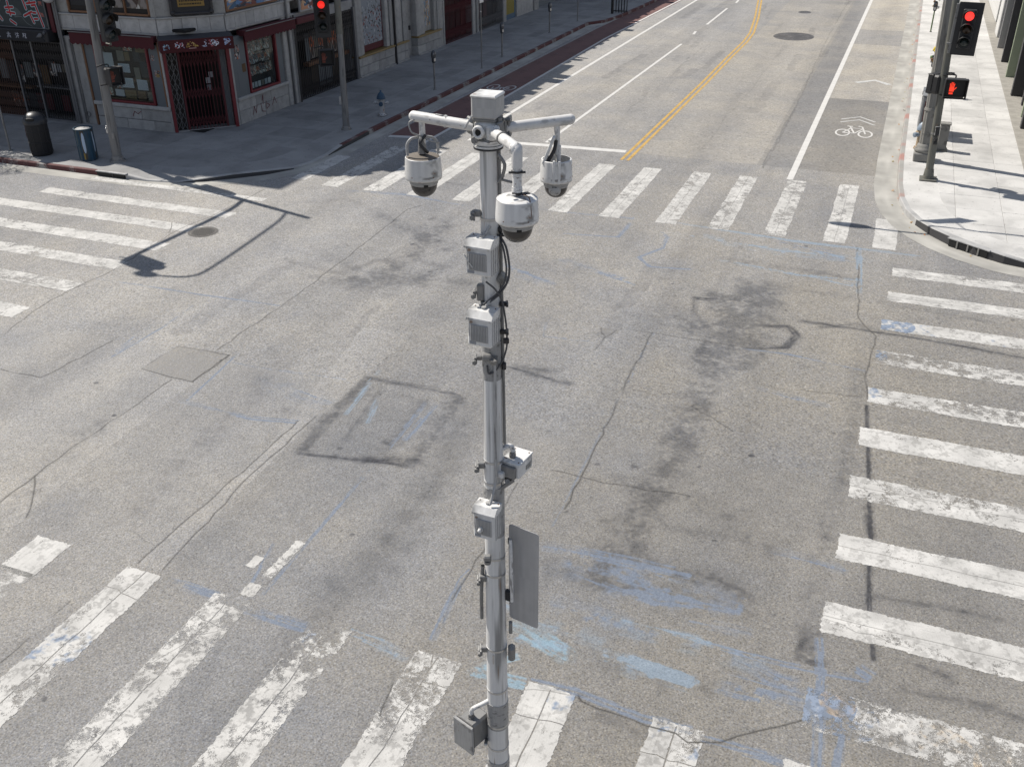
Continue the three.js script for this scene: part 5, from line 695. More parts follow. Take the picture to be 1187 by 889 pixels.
pedHead('pedestrian signal turned away behind the right corner pole', 1.12, 2.98, -31.8, -2.2, false, .4);
// --- ornamental street lamp post
{
  const T = thing('lamp_post', 'fluted grey concrete lamp post behind the right signal pole', 'lamp post', 1.2, .15, -33.95), flut = (r0, r1, h) => { const g = new THREE.CylinderGeometry(r1, r0, h, 48, 1); const p = g.attributes.position; for (let i = 0; i < p.count; i++) { const a = Math.atan2(p.getZ(i), p.getX(i)), k = 1 + .06 * Math.cos(a * 12); p.setX(i, p.getX(i) * k); p.setZ(i, p.getZ(i) * k); } g.computeVertexNormals(); return g; };
  T.rotation.z = .04; part(T, 'plinth', box(.66, .28, .66, .03), M.concretePost, 0, .14, 0); part(T, 'base_ring', lathe([[.3, .28], [.33, .32], [.33, .38], [.28, .42], [.27, .47], [.25, .52], [.22, .56]], 24), M.concretePost); part(T, 'lower_shaft', flut(.205, .19, 1.1), M.concretePost, 0, 1.1, 0); part(T, 'collar', cyl(.22, .2, .08, 24), M.concretePost, 0, 1.66, 0); part(T, 'shaft', flut(.175, .12, 7), M.concretePost, 0, 5.2, 0);
  part(T, 'clamp', box(.12, .1, .1, .01), M.olive, .13, 3.9, .14); part(T, 'lantern', lathe([[.0, 9.6], [.12, 9.45], [.28, 9.1], [.2, 8.75], [.1, 8.7]], 20), M.whiteMetal);
}
// --- the pole whose arm shades the right crosswalk (stands outside the picture)
{
  const T = thing('mast_arm_pole', 'street light on a long curved arm standing beyond the right edge', 'street light', 6.4, .15, -29.0);
  part(T, 'shaft', cyl(.15, .1, 6.6, 18), M.galv, 0, 3.3, 0); part(T, 'base_plate', cyl(.27, .25, .06, 18), M.galv, 0, .03, 0);
  part(T, 'arm', tube([[0, 6.1, 0], [-4.3, 6.15, .45], [-8.5, 6.25, .35], [-10.6, 6.3, .62], [-12.2, 6.35, .6]], .05, 40, 8), M.galv); part(T, 'luminaire', at(new THREE.SphereGeometry(.45, 18, 10), 0, 0, 0).scale(1.3, .3, .42), M.galv, -12.4, 6.33, .55);
  part(T, 'arm_sign', box(1.27, .57, .03, .006), M.signalBlack, -9.37, 5.85, -.09, .64); part(T, 'sign_strut', rod([-9.37, 6.1, -.09], [-9.3, 6.27, .42], .02), M.galv);
}
// --- parking meters, hydrants, bins
function meter(label, x, z, ry, flowers) {
  const T = thing('parking_meter', label, 'parking meter', x, .15, z, ry, 'parking meters along the kerbs'); T.scale.setScalar(1.08);
  part(T, 'post', cyl(.035, .035, 1.05, 10), flowers ? mat(lin(.1, .15, .06), .6) : M.galv, 0, .525, 0); part(T, 'foot', cyl(.08, .06, .03, 12), M.galv, 0, .015, 0);
  const h = part(T, 'meter_head', lathe([[0, 0], [.06, 0], [.085, .05], [.09, .2], [.11, .24], [.11, .33], [.09, .42], [.05, .47], [0, .48]], 18).scale(1, 1, .72), mat(lin(.07, .075, .085), .35, { metalness: .6 }), 0, 1.03, 0);
  sub(h, 'display_window', at(new THREE.SphereGeometry(.075, 14, 8, 0, Math.PI * 2, 0, 1.2), 0, 0, 0, Math.PI / 2, 0, 0).scale(1, .9, .35), M.glassDark || (M.glassDark = mat(lin(.3, .32, .34), .15, { metalness: .3 })), 0, .33, .05); sub(h, 'coin_door', box(.09, .12, .02, .006), M.steel, 0, .12, .068);
  if (flowers) { reseed(flowers); const cols = [lin(.62, .47, .05), lin(.3, .2, .08), lin(.5, .5, .5), lin(.2, .11, .06), lin(.1, .17, .05)].map(c => mat(c, .8)); for (let i = 0; i < 17; i++) { const b = new THREE.IcosahedronGeometry(rr(.045, .085), 0); part(T, i % 5 === 4 ? 'leaf_clump' : 'flower', b, cols[i < 5 ? 0 : (rnd() * 5) | 0], rr(-.14, .14), 1.05 + (i < 5 ? rr(.5, .72) : rr(.1, .55)), rr(-.12, .12), rr(0, 3)); } }
  return T;
}
meter('parking meter on the shaded pavement nearest the hydrant', -18.51, -38.14, 1.2); meter('parking meter on the shaded pavement just past the sign post', -18.63, -46.2, 1.2); meter('farthest parking meter on the shaded pavement', -18.86, -53.96, 1.2);
meter('parking meter tied with yellow flowers behind the lamp post', 1.22, -44.3, -.1, 5); meter('parking meter with flowers at the top of the sunlit pavement', 1.19, -61.4, -.1, 8);
function hydrant(label, x, z, body, cap, ry) {
  const T = thing('fire_hydrant', label, 'fire hydrant', x, .15, z, ry);
  part(T, 'barrel', lathe([[0, 0], [.17, 0], [.17, .05], [.125, .07], [.115, .12], [.115, .56], [.14, .6], [.15, .66]], 22), body); part(T, 'base_bolts', merge(Array.from({ length: 8 }, (_, i) => at(cyl(.016, .016, .03, 6), Math.cos(i * .785) * .145, .06, Math.sin(i * .785) * .145))), M.rust);
  part(T, 'bonnet', lathe([[.17, .64], [.17, .7], [.15, .74], [.12, .82], [.06, .88], [.03, .9], [.03, .96], [0, .96]], 22), cap);
  for (const [a, r, y] of [[0, .07, .48], [1.6, .052, .5], [-1.6, .052, .5]]) { const g = merge([at(cyl(r, r, .14, 14), 0, 0, .15, Math.PI / 2, 0, 0), at(cyl(r * 1.25, r * 1.15, .07, 8), 0, 0, .23, Math.PI / 2, 0, 0), at(cyl(.018, .018, .04, 5), 0, 0, .28, Math.PI / 2, 0, 0)]); part(T, 'outlet', g, a ? body : cap, 0, y, 0, a); }
  return T;
}
const silver = texMat(rustyPaint([.42, .43, .44], 41, .7), .4, 1, 1, { metalness: .2 });
hydrant('silver fire hydrant with blue cap on the shaded pavement', -18.42, -33.2, silver, mat(lin(.025, .065, .115), .5), .4);
hydrant('tan fire hydrant with pale blue cap behind the lamp post', 1.02, -35.35, texMat(rustyPaint([.36, .28, .19], 43, .66), .6), mat(lin(.22, .27, .33), .4), -1.0);
{ // black domed bin
  const T = thing('litter_bin', 'black domed litter bin on the shaded pavement', 'bin', -26.67, .15, -24.32);
  part(T, 'body', lathe([[0, 0], [.32, 0], [.34, .03], [.355, 1.02], [.37, 1.06]], 28), mat(lin(.011, .011, .012), .7)); part(T, 'rib', merge([.12, .45, .8].map(y => at(new THREE.TorusGeometry(.352, .012, 6, 28), 0, y, 0, Math.PI / 2, 0, 0)).concat(Array.from({ length: 10 }, (_, i) => at(box(.025, .9, .015, .003), Math.cos(i * .628) * .35, .52, Math.sin(i * .628) * .35, 0, -i * .628 + Math.PI / 2, 0)))), mat(lin(.016, .016, .018), .6));
  part(T, 'dome_lid', lathe([[.38, 1.05], [.385, 1.12], [.36, 1.2], [.3, 1.31], [.2, 1.39], [.08, 1.42], [0, 1.425]], 28), mat(lin(.02, .022, .027), .4)); part(T, 'opening', at(new THREE.SphereGeometry(.16, 16, 8), 0, 0, 0).scale(1, .45, .4), M.visorIn, .1, 1.22, .3, .3); part(T, 'sticker', box(.1, .3, .004, .001), M.red, -.26, .75, .245, -.82);
}
{ // blue painted bin
  const t = canvasTex(512, 256, g => { g.fillStyle = '#1b3f55'; g.fillRect(0, 0, 512, 256); reseed(500); for (let i = 0; i < 60; i++) { g.fillStyle = ['#8a6f3a', '#b08840', '#2a2f36', '#9aa6b4', '#2a5870', '#b0683c'][(rnd() * 6) | 0]; g.globalAlpha = .8; const x = rr(0, 512), y = rr(40, 216); g.fillRect(x, y, rr(4, 16), rr(12, 60)); } g.globalAlpha = 1; for (let k = 0; k < 5; k++) { g.fillStyle = '#3a342c'; g.fillRect(20 + k * 100, 60, 44, 130); g.fillStyle = '#9fb2c8'; g.beginPath(); g.ellipse(44 + k * 100, 120, 16, 30, 0, 0, 7); g.fill(); g.fillStyle = '#8a7430'; g.fillRect(24 + k * 100, 150, 12, 40); } g.fillStyle = '#193a50'; g.fillRect(0, 0, 512, 26); g.fillRect(0, 226, 512, 30); });
  const T = thing('litter_bin', 'blue painted round litter bin beside the tall left pole', 'bin', -24.72, .15, -24.38), body = lathe([[.27, 0], [.28, .03], [.28, 1.0], [.3, 1.03]], 28);
  part(T, 'body', body, fitMat(t, .55)); part(T, 'rim', at(new THREE.TorusGeometry(.29, .025, 8, 28), 0, 1.03, 0, Math.PI / 2, 0, 0), mat(lin(.018, .05, .08), .55)); part(T, 'lid', lathe([[.28, 1.0], [.2, 1.045], [0, 1.06]], 24), M.greyMetal); part(T, 'base_ring', at(new THREE.TorusGeometry(.275, .02, 8, 28), 0, .04, 0, Math.PI / 2, 0, 0), mat(lin(.018, .05, .08), .55)); part(T, 'bin_floor', cyl(.27, .27, .03, 24), M.black, 0, .02, 0);
  part(T, 'band', merge(Array.from({ length: 8 }, (_, i) => at(box(.05, .96, .02, .004), Math.cos(i * .785) * .285, .52, Math.sin(i * .785) * .285, 0, -i * .785 + Math.PI / 2, 0))), mat(lin(.018, .05, .08), .55));
}
function signPost(name, label, x, z, h, panel) { const T = thing(name, label, 'sign post', x, .15, z); part(T, 'post', cyl(.03, .03, h, 8), M.galv, 0, h / 2, 0); part(T, 'foot', cyl(.09, .07, .02, 12), M.galv, 0, .01, 0); if (panel) part(T, 'sign_panel', box(.03, .6, .45, .006), M.whiteMetal, .05, h - .4, 0); part(T, 'band', cyl(.036, .036, .05, 8), M.whiteMetal, 0, h * .7, 0); return T; }
signPost('sign_post', 'thin sign post on the shaded pavement between two parking meters', -18.46, -43.2, 3.6, true); signPost('sign_post', 'short thin post at the far left edge of the pavement', -28.09, -24.3, 3.0, true); signPost('sign_post', 'far slim post on the shaded pavement near the kerb step', -18.7, -58.6, 3.4, true);
// newspaper boxes behind the lamp post
for (const [z, t, c] of [[-37.25, 'grey newspaper box with dark window behind the tan hydrant', lin(.2, .205, .21)], [-38.05, 'second newspaper box farther up the sunlit pavement', lin(.16, .165, .17)]]) {
  const T = thing('newspaper_box', t, 'newspaper box', 1.22, .15, z, -Math.PI / 2); const m = mat(c, .5);
  part(T, 'shell', box(.66, 1.25, .64, .03), m, 0, .78, 0); part(T, 'pedestal', box(.3, .16, .4, .01), M.black, 0, .08, 0); part(T, 'window', box(.5, .62, .02, .005), M.glassDark, 0, 1.0, .325); part(T, 'side_poster', box(.02, .7, .46, .004), M.redDark, .335, .9, 0); part(T, 'coin_slot', box(.12, .16, .06, .01), M.steel, .2, 1.36, .33); part(T, 'top_cap', box(.7, .05, .68, .015), m, 0, 1.43, 0);
}
{ const T = thing('utility_cabinet', 'short grey cabinet standing behind the right signal pole', 'cabinet', 1.72, .15, -35.4); part(T, 'cabinet_body', box(.3, .85, .3, .02), M.concretePost, 0, .45, 0); part(T, 'cabinet_top', box(.34, .05, .34, .015), M.concretePost, 0, .9, 0); part(T, 'cabinet_foot', box(.4, .06, .4, .01), M.olive, 0, .03, 0); }
{ const T = thing('bike_rack', 'dark bicycle rack and post near the far kerb step', 'bike rack', -17.6, .15, -63.2); part(T, 'post', box(.14, 1.3, .14, .01), M.black, 0, .65, .9); for (let i = 0; i < 5; i++) part(T, 'hoop', tube([[-.1 + i * .18, 0, -.3], [-.1 + i * .18, .8, -.3], [-.1 + i * .18, 1, 0], [-.1 + i * .18, .8, .3], [-.1 + i * .18, 0, .3]], .03, 24, 7), M.black); part(T, 'rail', rod([-.2, .06, 0], [.75, .06, 0], .03), M.black); }
{ // manhole
  const T = thing('manhole_cover', 'round iron manhole cover beside the left crosswalk', 'manhole', -17.0, 0, -20.19), ir = mat(lin(.11, .105, .1), .7, { metalness: .4 });
  part(T, 'ring', new THREE.RingGeometry(.34, .41, 36).rotateX(-Math.PI / 2), ir, 0, .006, 0); const r = [at(new THREE.CircleGeometry(.335, 36), 0, .008, 0, -Math.PI / 2, 0, 0)]; for (let i = -4; i <= 4; i++) for (let j = -4; j <= 4; j++) if (Math.hypot(i, j) < 4.3) r.push(at(box(.05, .008, .05, .002), i * .068, .012, j * .068)); part(T, 'lid', merge(r), ir);
}
// storm drains in the kerbs
for (const [x, z, ry, t] of [[2.4, -25.88, -.62, 'barred storm drain opening in the right corner kerb'], [-22.95, -23.4, 0, 'dark storm drain opening in the red kerb at the left']]) { const T = thing('storm_drain', t, 'storm drain', x, 0, z, ry); const k2 = x > 0 ? 1.5 : 1.05; part(T, 'throat', box(1.1, .12 * k2, .04, .004), M.visorIn, 0, .07 * k2, .02); for (const k of x > 0 ? [-.3, 0, .3] : [.08]) part(T, 'bar', box(.045, .12 * k2, .05, .006), x > 0 ? M.concretePost : M.iron, k, .07 * k2, .03); part(T, 'lintel', box(1.2, .03, .14, .006), M.kerb, 0, .145 * k2, -.02); }
// dry leaves in the right gutter
{ reseed(610); const n = 190, im = new THREE.InstancedMesh(new THREE.CircleGeometry(.035, 5).scale(1, .6, 1), mat(lin(.42, .25, .07), .85, { side: THREE.DoubleSide }), n), d = new THREE.Object3D(); for (let i = 0; i < n; i++) { const q = RK[Math.floor(rr(8, RK.length - 12))], N = pathN(RK)[RK.indexOf(q)], o = -Math.abs(rr(0, .16)) - .02; d.position.set(q[0] + N[0] * o + rr(-.05, .05), .016 + rnd() * .01, q[1] + N[1] * o + rr(-.7, .7)); d.rotation.set(-Math.PI / 2 + rr(-.4, .4), rr(-.4, .4), rr(0, 6)); d.scale.setScalar(rr(.5, 1.5)); d.updateMatrix(); im.setMatrixAt(i, d.matrix); im.setColorAt(i, lin(rr(.6, 1.3), rr(.6, 1.1), rr(.5, 1))); } im.name = 'fallen_leaves'; im.userData = { kind: 'stuff', label: 'dry yellow leaves lying in the sunlit gutter', category: 'leaves' }; im.castShadow = im.receiveShadow = true; scene.add(im); }

// --- street tree just outside the left edge: its crown dapples the road by the red kerb
{
  const T = thing('street_tree', 'small street tree at the kerb beyond the left edge', 'tree', -31.6, .15, -24.4); reseed(808);
  const bark = mat(lin(.09, .07, .05), .95);
  part(T, 'trunk', tube([[0, -.05, 0], [.05, 1.2, .03], [-.02, 2.4, .05], [.04, 3.6, 0]], .09, 20, 9), bark);
  for (let i = 0; i < 7; i++) { const a = i * .9, y = 2.4 + i * .25; part(T, 'limb', tube([[.02, y, .02], [Math.cos(a) * .5, y + .7, Math.sin(a) * .5], [Math.cos(a) * .9, y + 1.3, Math.sin(a) * .9]], .03, 10, 6), bark); }
  const p = [], n = [], uv = []; for (let i = 0; i < 5200; i++) { const cl = i % 26, ca = cl * 2.4, cr = .25 + (cl % 7) * .17, cy = 3.6 + (cl % 9) * .24; let x = Math.cos(ca) * cr, z = Math.sin(ca) * cr * 1.0, y = cy; const r = .42 * Math.cbrt(rnd()), t = rr(0, 6.28), u = rr(-1, 1); x += r * Math.cos(t) * Math.sqrt(1 - u * u); z += r * Math.sin(t) * Math.sqrt(1 - u * u); y += r * u; const d = new THREE.Vector3(rr(-1, 1), rr(-1, 1), rr(-1, 1)).normalize(), e = new THREE.Vector3(rr(-1, 1), rr(-1, 1), rr(-1, 1)).cross(d).normalize(), nn = d.clone().cross(e), s = rr(.05, .085); for (const [a, b] of [[0, 0], [.5, .3], [1, 0], [0, 0], [1, 0], [.5, -.3]]) { p.push(x + (d.x * a + e.x * b) * s, y + (d.y * a + e.y * b) * s, z + (d.z * a + e.z * b) * s); n.push(nn.x, nn.y, nn.z); uv.push(a, b); } }
  const g = new THREE.BufferGeometry(); g.setAttribute('position', new THREE.Float32BufferAttribute(p, 3)); g.setAttribute('normal', new THREE.Float32BufferAttribute(n, 3)); g.setAttribute('uv', new THREE.Float32BufferAttribute(uv, 2)); stuff(part(T, 'crown', g, mat(lin(.06, .1, .03), .7, { side: THREE.DoubleSide })));
}

// ---------------------------------------------------------------- the camera pole in the foreground
// its own axes: x to the right, z towards the viewpoint
M.cable = mat(lin(.075, .075, .08), .55);
const PX = -2.328, PZ = -5.53, PR = Math.atan2(.388, .922);
const toWorld = (x, y, z) => [PX + x * Math.cos(PR) + z * Math.sin(PR), y, PZ - x * Math.sin(PR) + z * Math.cos(PR)];
const poleR = h => mix(.108, .0555, h / 7.45);
function onPole(name, label, cat, x, y, z, ry, group) { const w = toWorld(x, y, z); return thing(name, label, cat, w[0], w[1], w[2], PR + ry, group); }
{
  const T = thing('camera_pole', 'weathered white steel pole with three arms rising in the foreground', 'pole', PX, 0, PZ, PR);
  part(T, 'shaft', cyl(poleR(0), poleR(7.44), 7.44, 32), M.whiteMetal, 0, 3.72, 0); part(T, 'base_plate', merge([at(cyl(.24, .24, .04, 28), 0, .02, 0), at(cyl(.15, .12, .18, 28), 0, .12, 0)]), M.galv);
  for (const [h, hh] of [[6.93, .0], [6.2, 0], [5.06, .03], [4.87, .0], [4.16, .03], [3.99, .0], [3.2, .03], [2.72, .03], [2.5, .0], [2.3, .0], [2.02, .03]]) part(T, 'steel_band', cyl(poleR(h) + .004, poleR(h) + .004, .02, 28), M.steel, 0, h, 0);
  for (const [h, l] of [[4.6, .46], [2.42, .3], [1.6, .5], [5.9, .3]]) part(T, 'sleeve', cyl(poleR(h) + .0035, poleR(h) + .0035, l, 28), M.greyMetal2, 0, h, 0);
  // strap clamps with bolts on the left
  for (const [h, k] of [[6.97, .9], [6.8, .8], [5.02, 1], [3.94, 1.1], [3.18, 1.1], [6.42, .7], [5.92, .7]]) { const r = poleR(h); part(T, 'clamp', merge([at(box(.05 * k, .05 * k, .04, .006), -r - .018, 0, .02), at(cyl(.014, .014, .09 * k, 8), -r - .045, 0, .02, Math.PI / 2, 0, 0), at(box(.012, .06 * k, .06, .002), -r - .05, -.02, .02, 0, 0, .4), at(cyl(.018, .018, .02, 6), -r - .055, -.015, .07, Math.PI / 2, 0, 0)]), M.galv, 0, h, 0); }
  for (const h of [6.86, 6.33, 6.12]) part(T, 'clamp', merge([at(box(.05, .03, .03, .004), poleR(h) + .02, 0, .03), at(cyl(.01, .01, .08, 6), poleR(h) + .045, 0, .03, Math.PI / 2, 0, 0)]), M.iron, 0, h, 0);
  // conduit running down the face
  part(T, 'conduit', tube([[.02, 5.95, poleR(5.9) + .012], [.018, 5.4, poleR(5.4) + .012], [.016, 5.0, poleR(5) + .014], [.01, 4.9, poleR(4.9) + .02], [-.03, 4.76, poleR(4.8) + .09]], .011, 24, 8), M.greyMetal); part(T, 'conduit', tube([[.066, 7.38, .015], [.07, 6.9, .015], [.073, 6.5, .015], [.084, 5.2, .015]], .011, 20, 8), M.galv);
  part(T, 'conduit', tube([[-.1, 4.05, .0], [-.115, 3.8, .0], [-.118, 3.5, 0]], .016, 8, 8), M.galv); part(T, 'conduit', tube([[.12, 4.35, .06], [.125, 4.2, .09], [.13, 3.75, .09]], .014, 10, 8), M.whiteMetal);
  part(T, 'flange', merge([at(cyl(.085, .09, .03, 28), 0, 7.43, 0), at(cyl(.092, .092, .012, 28), 0, 7.405, 0)]), M.whiteMetal); part(T, 'gasket', cyl(.094, .094, .01, 28), M.rubber, 0, 7.392, 0);
  const hub = part(T, 'hub', at(box(.15, .13, .15, .03), 0, 0, 0, 0, -.36, 0), M.whiteMetal, 0, 7.51, 0);
  sub(hub, 'port_ring', at(new THREE.TorusGeometry(.03, .013, 8, 20), 0, 0, 0), M.whiteMetal, -.06, -.005, .085).rotation.y = -.45; sub(hub, 'port_hole', at(cyl(.024, .024, .03, 16), 0, 0, 0, Math.PI / 2, -.45, 0), M.visorIn, -.056, -.005, .078);
  sub(hub, 'hub_bolt', at(cyl(.022, .022, .05, 12), 0, 0, 0, Math.PI / 2, -.6, 0), M.galv, -.085, -.055, .06); sub(hub, 'hub_bolt', new THREE.SphereGeometry(.022, 12, 10), M.whiteMetal, .05, .02, .1); sub(hub, 'hub_bolt', at(cyl(.018, .018, .05, 12), 0, 0, 0, 0, 0, 0), M.galv, .07, .05, .05);
  const cube = part(T, 'junction_cube', at(box(.165, .135, .165, .012), 0, 0, 0), M.greyMetal, 0, 7.648, 0, -.36); sub(cube, 'cube_lid', box(.172, .02, .172, .008), M.whiteMetal, 0, .068, 0); sub(cube, 'cube_foot', box(.15, .02, .15, .006), M.galv, 0, -.075, 0);
  for (const [x, y, z, r] of [[.09, .06, .03, .014], [.11, -.03, .06, .012], [-.1, .05, .03, .012], [.0, -.06, .09, .012], [.06, -.05, .085, .01]]) part(T, 'hub_bolt', at(cyl(r, r, .03, 8), 0, 0, 0, 1.2, 0, .3), M.galv, x, 7.51 + y, z);
  part(T, 'hub_bracket', at(box(.05, .09, .02, .005), 0, 0, 0, 0, .5, .15), M.galv, .075, 7.52, .07); part(T, 'hub_bracket', at(box(.012, .14, .012, .003), 0, 0, 0, 0, 0, -.6), M.steel, -.11, 7.57, .02); part(T, 'junction_pipe', tube([[.06, 7.36, .05], [.1, 7.3, .07], [.085, 7.22, .06], [.06, 7.18, .05]], .011, 14, 8), M.galv); part(T, 'junction_pipe', rod([.08, 7.2, .06], [.16, 7.19, .1], .008), M.galv);
  // arms
  const arm = (pts, nm) => part(T, nm, tube(pts, .034, 24, 14), M.whiteMetal4);
  const cap = (x, y, z) => part(T, 'arm_end', new THREE.SphereGeometry(.0342, 14, 10), M.whiteMetal4, x, y, z);
  arm([[-.08, 7.515, -.03], [-.2, 7.52, -.09], [-.36, 7.527, -.18], [-.475, 7.53, -.25]], 'arm'); cap(-.475, 7.53, -.25); part(T, 'arm_collar', at(cyl(.039, .039, .02, 18), 0, 0, 0, 0, 0, 1.571), M.greyMetal, -.27, 7.523, -.13, .5);
  arm([[.09, 7.5, -.03], [.25, 7.505, -.09], [.4, 7.51, -.14], [.525, 7.515, -.18]], 'arm'); cap(.525, 7.515, -.18);
  part(T, 'arm', tube([[.03, 7.505, .08], [.085, 7.51, .25], [.135, 7.512, .4], [.163, 7.505, .47], [.165, 7.47, .48], [.165, 7.4, .48]], .033, 30, 14), M.whiteMetal4); part(T, 'elbow', new THREE.SphereGeometry(.04, 16, 12), M.whiteMetal, .158, 7.503, .462); part(T, 'arm_collar', at(cyl(.038, .038, .015, 18), 0, 0, 0, 1.571, 0, 0), M.galv, .085, 7.51, .25, .3);
  for (const [x, z, a] of [[-.105, -.05, .45], [.12, -.045, -.35]]) part(T, 'arm_flange', merge([at(box(.02, .11, .1, .008), 0, 0, 0, 0, 0, 0), at(box(.015, .13, .06, .006), .016, 0, 0), at(cyl(.012, .012, .05, 8), .01, .045, .035, 0, 0, 1.57), at(cyl(.012, .012, .05, 8), .01, -.045, .035, 0, 0, 1.57)]), M.galv, x, 7.512, z, a); part(T, 'arm_flange', box(.085, .095, .03, .012), M.whiteMetal, .03, 7.5, .085, .3);
  // drop tubes
  part(T, 'drop_tube', cyl(.02, .02, .17, 14), M.whiteMetal4, -.425, 7.44, -.22); part(T, 'drop_tube', cyl(.02, .02, .2, 14), M.whiteMetal4, .44, 7.4, -.15); part(T, 'drop_tube', merge([at(cyl(.027, .027, .2, 16), 0, 0, 0), at(cyl(.031, .031, .02, 16), 0, .0, 0), at(cyl(.033, .03, .03, 16), 0, -.09, 0)]), M.whiteMetal, .165, 7.36, .48); part(T, 'tube_clip', merge([at(cyl(.034, .034, .012, 16), 0, 0, 0), at(box(.1, .012, .012, .002), 0, 0, .02)]), M.rubber, .165, 7.375, .48);
  part(T, 'cable', tube([[-.45, 7.52, -.225], [-.505, 7.5, -.2], [-.49, 7.44, -.19], [-.42, 7.41, -.195], [-.37, 7.39, -.17], [-.31, 7.38, -.17]], .006, 28, 6), M.greyMetal2); part(T, 'cable', tube([[-.33, 7.56, -.16], [-.29, 7.56, -.13], [-.27, 7.55, -.13]], .005, 10, 6), M.greyMetal2);
  part(T, 'cable', tube([[.06, 6.83, .04], [.105, 6.75, .07], [.125, 6.62, .08], [.115, 6.52, .08], [.06, 6.43, .09], [-.03, 6.36, .1]], .0075, 30, 8), M.cable); part(T, 'cable', tube([[.05, 6.83, .04], [.085, 6.75, .07], [.105, 6.62, .09], [.095, 6.52, .09], [.05, 6.44, .09], [-.05, 6.36, .1]], .0065, 30, 8), M.cable); part(T, 'cable', tube([[-.03, 6.53, .12], [.03, 6.47, .11], [.075, 6.37, .08], [.1, 6.2, .06], [.105, 6.03, .06], [.075, 5.92, .07], [.02, 5.84, .08], [-.025, 5.82, .08], [-.035, 5.88, .07]], .0065, 40, 8), M.cable);
  for (const g of [at(box(.04, .04, .03, .006), .1, 6.07, .07), at(box(.05, .02, .03, .004), .085, 6.83, .05), at(box(.03, .05, .04, .006), .085, 5.86, .04)]) part(T, 'cable_clamp', g, M.iron); for (const g of [at(cyl(.035, .04, .05, 14), .075, 6.52, .03, .3, 0, -.9), at(box(.05, .12, .05, .008), -.07, 6.42, .03), at(box(.04, .06, .05, .006), -.05, 6.33, .05), at(box(.07, .05, .07, .01), -.035, 5.95, .07), at(cyl(.03, .03, .04, 10), .01, 5.93, .09, .4, 0, 0)]) part(T, 'bracket', g, M.galv);
  for (const g of [at(box(.03, .16, .02, .004), .085, 4.85, .05, 0, 0, -.9), at(cyl(.02, .02, .05, 8), .1, 4.9, .06, 1.2, 0, 0), at(cyl(.015, .015, .04, 6), .135, 4.95, .06, 1.2, 0, 0), at(box(.06, .05, .05, .01), -.06, 4.23, .13), at(cyl(.025, .03, .03, 10), -.06, 4.19, .13)]) part(T, 'bracket', g, M.galv);
  for (const g of [at(box(.06, .16, .08, .02), .125, 3.15, .04), at(box(.03, .12, .04, .006), .118, 3.42, .03)]) part(T, 'lower_knuckle', g, M.galv);
  for (const [h, w] of [[7.18, .1], [3.72, .1]]) part(T, 'label_plate', box(.012, w, .004, .001), M.steel, -.03, h - .6, poleR(h - .6) + .002);
}
// dome cameras: shell (with cap), collar, tinted bubble
const tint = new THREE.MeshPhysicalMaterial({ color: lin(.05, .045, .042), roughness: .16 });
function dome(label, x, y, z, r, ry, style) {   // y: bottom of the shell
  const T = onPole('dome_camera', label, 'camera', x, y + .008, z, ry, 'dome cameras on the pole'), k = r / .1225;
  part(T, 'shell', lathe([[.075, -.012], [.119, -.01], [.1225, .0], [.1225, .03], [.1165, .128], [.1145, .132], [style === 2 ? .104 : .11, .133]].map(p => [p[0] * k, p[1]]), 36), texMat(rpWhite, .4, style === 0 ? .9 : 1.02, 1));
  part(T, 'top_cap', style === 2 ? merge([at(cyl(.1 * k, .1 * k, .01, 30), 0, .06, 0)]) : lathe([[.112 * k, .131], [.1 * k, .138], [.03 * k, .145], [0, .145]], 32), style === 0 ? mat(lin(.14, .12, .1), .8) : style === 2 ? M.visorIn : M.whiteMetal);
  part(T, 'collar', lathe([[.094, -.01], [.096, -.028], [.093, -.042], [.088, -.048]].map(p => [p[0] * k, p[1]]), 32), M.greyMetal2);
  part(T, 'bubble', at(new THREE.SphereGeometry(.088 * k, 32, 14, 0, Math.PI * 2, 0, Math.PI / 2), 0, 0, 0, Math.PI, 0, 0), tint, 0, -.048, 0); part(T, 'bubble_notch', box(.03, .02, .02, .003), M.visorIn, .0, -.04, .086 * k);
  if (style === 2) { part(T, 'lens_guard', at(new THREE.SphereGeometry(.045, 18, 10, 0, Math.PI * 2, 0, 1.3), 0, 0, 0, 2.2, 0, 0), M.greyMetal, 0, -.055, .045); }
  for (let i = 0; i < 5; i++) part(T, 'rivet', new THREE.SphereGeometry(.004, 6, 5), M.rust, Math.sin(i * 1.2 - 2) * .122 * k, .02, Math.cos(i * 1.2 - 2) * .122 * k);
  return T;
}
{ const T = dome('stained dome camera with wire loop hanging from the left arm', -.43, 7.135, -.22, .1225, .2, 0); for (const s of [-1, 1]) part(T, 'loop_handle', tube([[s * .1, .15, .02], [s * .1, .22, .015], [s * .07, .255, .01], [s * .02, .262, 0]], .009, 16, 8), M.greyMetal); part(T, 'neck_cable', tube([[.02, .28, .03], [-.02, .23, .05], [.01, .19, .05], [.03, .165, .03]], .01, 14, 6), M.rubber); part(T, 'neck', cyl(.03, .022, .09, 14), M.galv, 0, .2, 0); }
{ const T = dome('largest dome camera closest to the viewpoint on the bent arm', .165, 7.075, .48, .131, .1, 1); part(T, 'neck', cyl(.03, .03, .03, 14), M.rubber, 0, .17, 0); part(T, 'seam', tube([[.03, .17, .05], [.06, .158, .085], [.068, .1, .106], [.075, 0, .103]], .003, 16, 5), M.rust); part(T, 'service_hatch', box(.06, .006, .04, .002), M.rubber, .045, .164, .02, .4); part(T, 'service_hatch', box(.03, .005, .02, .002), M.greyMetal, -.03, .166, .05, .4); }
